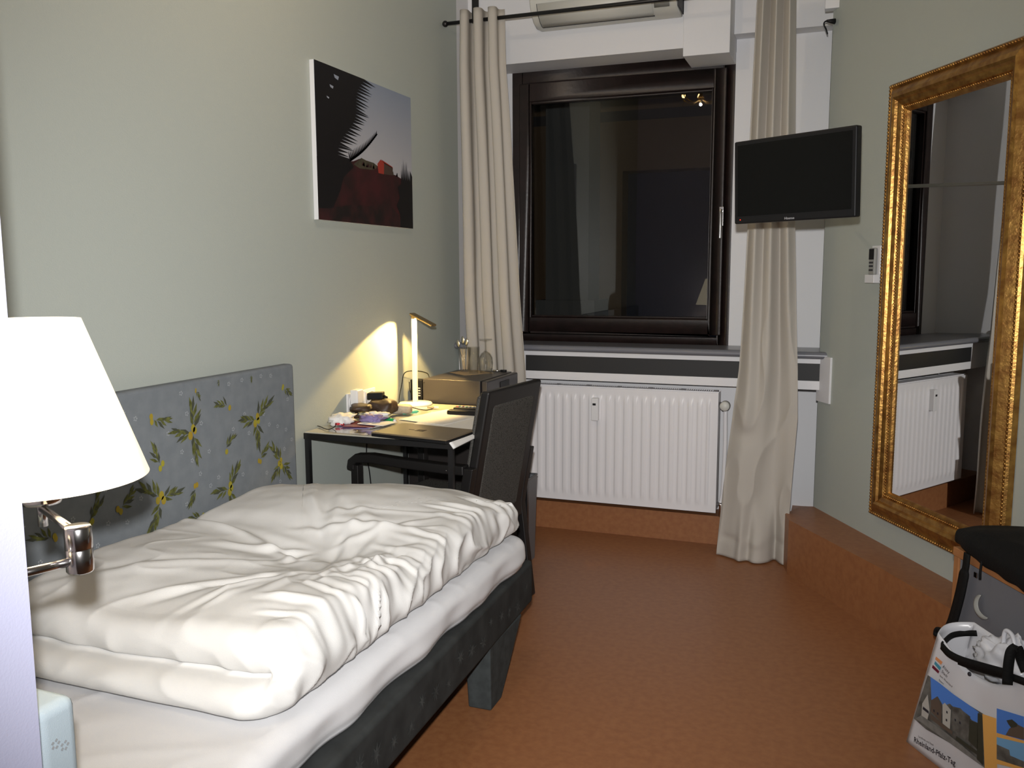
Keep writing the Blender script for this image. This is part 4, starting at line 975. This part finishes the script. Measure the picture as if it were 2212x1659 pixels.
kb = MB().obox(lp(.12, -.002, .50), ld*.008, (0, 0, .008), lnrm*.002); kb.build('lock', m_chrome, dr, bevel=.001)

bg = thing('black_bag', 'black fabric bag slumped on top of the low cabinet with a strap hanging down', 'bag', lp(.3, .1, .551))
def bagf(u, v):
    s = -.035+.66*u
    env = sstep(0, .05, u)*(1-sstep(.95, 1, u))
    a = 2*PI*v
    dc = .125; rd = .152*(.80+.20*sstep(0, .25, u)); rz_ = .052*(.62+.38*sstep(0, .35, u))
    d = dc+rd*math.copysign(abs(cos(a))**.55, cos(a))*(env*.6+.4); zz = rz_*math.copysign(abs(sin(a))**.7, sin(a))*(env*.85+.15)
    z = .551+rz_*.85+zz+.012*nz(s*9, a*1.3, 4)
    if cos(a) > .2 and sin(a) < .9: pass
    if d < .003: z -= .020*sstep(.003, -.02, d)*(.6+.4*sstep(.15, .4, u))+.012*nz(s*12, 3)
    z = max(z, .5515) if d > .003 else z
    d = min(d, .30)
    return lp(s, d+.01*nz(s*7, a, 8), z)
bgm = MB().grid(bagf, 60, 40); bgm.build('bag_body', m_bagb, bg)
MB().sphere(lp(.14, .22, .645), .045, 16, sc=(1, 1, .45)).build('grab_handle', m_bagb, bg)
MB().box(0, 0, 0, 0, 0, 0) if False else None
strap = [lp(.10, -.020, .56), lp(.10, -.022, .52), lp(.09, -.020, .49), lp(.075, -.020, .42), lp(.045, -.018, .33), lp(.02, -.016, .285), lp(.005, -.016, .265)]
sp_ = smoothpath(strap, 6); sm_ = MB(); vs = []; fs = []
for i, p in enumerate(sp_):
    w = .013+.008*sstep(8, 12, i)
    vs += [p-ld*w+lnrm*.003, p+ld*w+lnrm*.003, p+ld*w-lnrm*.003, p-ld*w-lnrm*.003]
for i in range(len(sp_)-1):
    for j in range(4): fs.append((i*4+j, i*4+(j+1) % 4, (i+1)*4+(j+1) % 4, (i+1)*4+j))
fs += [(3, 2, 1, 0), (len(vs)-4, len(vs)-3, len(vs)-2, len(vs)-1)]
sm_.add(vs, fs, None, True); so_ = sm_.build('strap', m_bagb, bg)
MB().tube(smoothpath([lp(.035, -.02, .275), lp(-.01, -.02, .272), lp(-.035, -.02, .265), lp(-.04, -.02, .245), lp(-.036, -.02, .255)], 4), .008, 8).build('strap_end', m_bagb, so_)
MB().tube(smoothpath([lp(.17, -.018, .56), lp(.172, -.022, .53), lp(.17, -.02, .505)], 4), .004, 6).build('drawstring', m_bagb, bg)

# ================================================================= TOTE BAG
bA = Vector((.238, 2.723, 0)); bD = Vector((.547, -.837, 0)).normalized(); bN = Vector((-.837, -.547, 0)).normalized(); bUp = Vector((-bN.x*.10, -bN.y*.10, 1)).normalized(); fN = bD.cross(bUp).normalized()
if fN.dot(bN) < 0: fN = -fN
BW, BD_ = .46, .13
def bp(s, t, out=0.0): return bA+bD*s+bUp*t+fN*out
def rim(s):     # front top edge height along the face
    u = s/BW; return .365-.055*sin(PI*min(1, max(0, u*1.15)))**1.1+.045*sstep(.55, 1, u)
to = thing('tote_bag', 'glossy white souvenir tote printed with town photographs, standing in front of the low cabinet', 'bag', bA+bD*.2)
SHR = .17
def skew(s, t): return s+SHR*t*(1-s/BW)    # left edge leans towards the camera side
def face_front(u, v):
    s = BW*u; t = rim(s)*v; return bp(skew(s, t), t, .006*sin(PI*u)*sin(PI*v)+.003*nz(u*5, v*5, 1))
fb = MB().grid(face_front, 30, 20)
def face_back(u, v):
    s = BW*u; t = (.40-.015*sin(PI*u))*v; return bp(skew(s, t), t, -BD_+.02*v-.006*sin(PI*u)*v)
fb.grid(face_back, 30, 20)
def side(u, v, s):
    t = (rim(s)*(1-u)+.40*u)*v; dent = -.03*sin(PI*u)*v if s < .1 else .02*sin(PI*u)*v
    return bp(skew(s, t)-dent*(-1 if s < .1 else 1)*1.0, t, -(BD_-.02*v)*u)
fb.grid(lambda u, v: side(u, v, 0), 12, 16); fb.grid(lambda u, v: side(u, v, BW), 12, 16)
fb.poly([bp(0, .002), bp(BW, .002), bp(BW, .002, -BD_), bp(0, .002, -BD_)])
fb.build('bag_body', m_tote, to, solid=.0025)
# printed pictures follow the front face
def fpx(px, py, l=0): return atp(px, py, bp(0, 0, .010+.0006*l), fN)
pr2 = MB()
def pp(pts, m, l): pr2.poly([fpx(a, b, l) for a, b in pts], m)
pp([(2004, 1458), (2030, 1476), (2060, 1500), (2095, 1524), (2124, 1542), (2127, 1659), (2095, 1635), (2050, 1604), (2000, 1575), (1974, 1552)], m_stonep, 0)
pp([(2010, 1462), (2030, 1476), (2060, 1500), (2095, 1524), (2114, 1538), (2114, 1562), (2100, 1556), (2084, 1540), (2075, 1530), (2058, 1526), (2052, 1520), (2045, 1522), (2036, 1522), (2026, 1505), (2012, 1512)], m_sky2, 1)
pp([(2036, 1522), (2041, 1518), (2054, 1534), (2052, 1575), (2036, 1564)], m_wallp, 2)
pp([(2011, 1513), (2025, 1504), (2034, 1528), (2033, 1560), (2010, 1536)], m_roofp, 2)
pp([(1992, 1520), (2004, 1500), (2008, 1535), (2002, 1560), (1990, 1552)], m_wallp, 2); pp([(1994, 1526), (2006, 1536), (2006, 1542), (1993, 1532)], m_ink, 3)
pp([(2056, 1532), (2078, 1534), (2096, 1548), (2094, 1600), (2058, 1580)], m_stonep, 2)
for a_, b_2 in ((2044, 1535), (2043, 1552), (2062, 1552), (2072, 1558), (2016, 1532), (2024, 1538)): pp([(a_, b_2), (a_+3, b_2+2), (a_+3, b_2+7), (a_, b_2+5)], m_ink, 3)
pp([(2094, 1556), (2112, 1562), (2112, 1620), (2092, 1600)], m_treep, 3); pp([(2112, 1540), (2122, 1546), (2124, 1655), (2110, 1640)], m_treep, 3)
pp([(1978, 1552), (1990, 1545), (2040, 1580), (2080, 1612), (2124, 1650), (2127, 1659), (2050, 1604)], m_road, 3)
pp([(2010, 1542), (2040, 1566), (2058, 1580), (2056, 1586), (2036, 1573), (2010, 1552)], m_roofp, 4)
pp([(2066, 1590), (2124, 1632), (2124, 1640), (2064, 1598)], m_treep, 4)
pp([(2122, 1542), (2152, 1552), (2154, 1659), (2127, 1659)], m_orb, 1)
pp([(2153, 1530), (2212, 1548), (2212, 1600), (2153, 1583)], m_sky2, 1)
pp([(2180, 1574), (2196, 1564), (2212, 1572), (2212, 1598), (2172, 1588)], m_roofp, 2); pp([(2174, 1556), (2186, 1554), (2198, 1564), (2196, 1570), (2184, 1572), (2178, 1564)], m_treep, 3)
pp([(2153, 1583), (2212, 1600), (2212, 1606), (2153, 1592)], m_orb, 2)
pp([(2153, 1592), (2212, 1606), (2212, 1659), (2153, 1640)], m_seap, 1); pp([(2153, 1608), (2180, 1620), (2182, 1632), (2212, 1645), (2212, 1659), (2153, 1640)], m_stonep, 2)
pp([(2153, 1640), (2212, 1659), (2212, 1664), (2153, 1650)], m_orb, 2)
# stripes of the emblem
pp([(2022, 1418), (2036, 1430), (2033, 1436), (2020, 1424)], m_orange, 1); pp([(2020, 1428), (2033, 1442), (2030, 1448), (2018, 1434)], m_teal, 1); pp([(2015, 1436), (2029, 1450), (2027, 1455), (2013, 1442)], m_maroon, 1)
def tline(s, size, p0, p1, m, l=2, bold=0):
    O = fpx(*p0, l); X = (fpx(*p1, l)-O).normalized(); Y = fN.cross(X); Y = -Y if Y.z < 0 else Y
    text_mb(pr2, s, size, O, X, Y, m, fN*.0005, bold)
tline('Rheinland-Pfalz-Tag', .0215, (1974, 1602), (2056, 1650), m_ink, 2, .0004)
tline('Landkreis und Stadt', .008, (1984, 1592), (2058, 1636), m_ink)
tline('Alzey', .013, (2036, 1441), (2056, 1462), m_ink); tline('Stadt', .012, (2034, 1452), (2055, 1474), m_ink); tline('zum Rheinland', .009, (2030, 1460), (2055, 1484), m_ink); tline('feiern', .009, (2028, 1470), (2052, 1492), m_ink)
pr2.build('printed_pictures', None, to, weld=False)
MB().lathe(fpx(2095, 1456, 0), [(0, .003), (.0055, .003), (.006, 0)], 14, axis=tuple(fN)).build('snap_button', m_ink, to)
def ribbon(pts, w, name, up):
    pth = smoothpath(pts, 6); mb = MB(); vs = []; fs = []
    for i, p in enumerate(pth):
        t = (pth[min(i+1, len(pth)-1)]-pth[max(0, i-1)]).normalized(); sdv = Vector(up).cross(t); sdv = sdv.normalized(); un = t.cross(sdv).normalized()
        a_ = un*w; b_3 = sdv*.0025
        vs += [p-a_-b_3, p+a_-b_3, p+a_+b_3, p-a_+b_3]
    for i in range(len(pth)-1):
        for j in range(4): fs.append((i*4+j, i*4+(j+1) % 4, (i+1)*4+(j+1) % 4, (i+1)*4+j))
    fs += [(3, 2, 1, 0), (len(vs)-4, len(vs)-3, len(vs)-2, len(vs)-1)]
    mb.add(vs, fs, None, True); return mb.build(name, m_bagb, to)
FP = lambda px, py, o=0: atp(px, py, bp(0, 0, o), fN)
ribbon([FP(2034, 1395, .012), FP(2050, 1412, .016), FP(2075, 1425, .018), FP(2110, 1436, .02), FP(2160, 1450, .02), FP(2185, 1456, .02)], .010, 'handle', (0, 0, 1))
ribbon([FP(2070, 1428, .012), FP(2100, 1439, .012), FP(2140, 1451, .012), FP(2180, 1461, .012), FP(2225, 1477, .012)], .009, 'rim_band', (0, 0, 1))
ribbon([FP(2176, 1478, .022), FP(2178, 1440, .03), FP(2184, 1408, .03), FP(2198, 1400, .02), FP(2206, 1425, .0), FP(2216, 1450, -.01)], .012, 'handle', (1, 0, 0))
ribbon([FP(2034, 1395, .012), FP(2042, 1384, -.02), FP(2058, 1372, -.06), FP(2085, 1368, -.10), FP(2110, 1368, -.11)], .008, 'handle', (0, 0, 1))

pbg = thing('plastic_bag', 'crumpled white carrier bag with a loop handle inside the tote', 'plastic bag', bp(.25, .30, -.06))
cpb = bp(.255, .345, -.062)
def pbf(u, v):
    a, b = 2*PI*u, PI*v; dx, dd, dz3 = cos(a)*sin(b), sin(a)*sin(b), cos(b)
    k = 1+.55*(ridge(dx*1.7+4, dd*1.7, dz3*1.7)-.5)*.6+.2*nz(dx*4, dd*4, dz3*4)
    return cpb+bD*dx*.105*k+fN*dd*.036*k+Vector((0, 0, dz3*(.075 if dz3 > 0 else .05)*k*(1+.35*max(0, 1-abs(dx-.2)*2.2) if dz3 > 0 else 1)))
MB().grid(pbf, 64, 40).build('bag_body', m_poly, pbg)
tp = at(2142, 1358, 'z', .455)
q1, q2, q3 = fpx(2133, 1395), fpx(2140, 1362), fpx(2158, 1395)
o_ = -fN*.05
MB().tube(smoothpath([q1+o_, fpx(2135, 1372)+o_, q2+o_, fpx(2152, 1372)+o_, q3+o_], 5), [.006]*21, 8).build('loop_handle', m_poly, pbg)

# ================================================================= BEHIND THE CAMERA (seen only as faint reflections)
dro = thing('door_1', 'dark wooden room door behind the camera', 'door', (.2, -2.5, 0)); dro['kind'] = 'structure'
MB().box(-.3, .6, -2.5, -2.46, 0, 2.05).build('door_leaf', m_dwood, dro, bevel=.004)
MB().box(-.37, -.3, -2.5, -2.45, 0, 2.12).box(.6, .67, -2.5, -2.45, 0, 2.12).box(-.3, .6, -2.5, -2.45, 2.05, 2.12).build('door_frame', m_dwood, dro)
MB().tube([(-.24, -2.46, 1.05), (-.24, -2.41, 1.05), (-.13, -2.41, 1.05)], .009, 8).build('door_handle', m_chrome, dro)
chd = thing('chandelier', 'small crystal chandelier hanging from the ceiling, seen only as a golden reflection in the window', 'chandelier', (-1.1, 2.48, HC))
cx_, cy_, cz_ = -1.1, 2.48, 2.76
MB().tube([(cx_, cy_, HC), (cx_, cy_, cz_+.02)], .006, 8).lathe((cx_, cy_, HC-.03), [(0, 0), (.05, .01), (.055, .03), (0, .03)], 24).build('stem', m_brass, chd)
MB().lathe((cx_, cy_, cz_-.03), [(0, 0), (.02, .01), (.025, .03), (.01, .06), (0, .06)], 20).build('hub', m_brass, chd)
m_cry = mat('lit_crystal', (1, .85, .5), .2, emit=(1, .60, .20), estr=45)
for k in range(6):
    a = k*PI/3+.3; ex, ey = cx_+cos(a)*.15, cy_+sin(a)*.15
    aa = MB().tube(smoothpath([(cx_, cy_, cz_), (cx_+cos(a)*.07, cy_+sin(a)*.07, cz_-.04), (ex, ey, cz_), (ex, ey, cz_+.02)], 4), .004, 6).build('arm', m_brass, chd)
    MB().sphere((ex, ey, cz_+.038), .015, 10, sc=(1, 1, 1.5)).build('candle_bulb', m_cry, aa)
    MB().sphere((ex, ey, cz_-.035), .010, 6, sc=(.8, .8, 1.8)).build('crystal_drop', m_glass, aa)
light('chandelier_light', 'POINT', (cx_, cy_, cz_-.05), 9, (1, .82, .62), shadow_soft_size=.010)
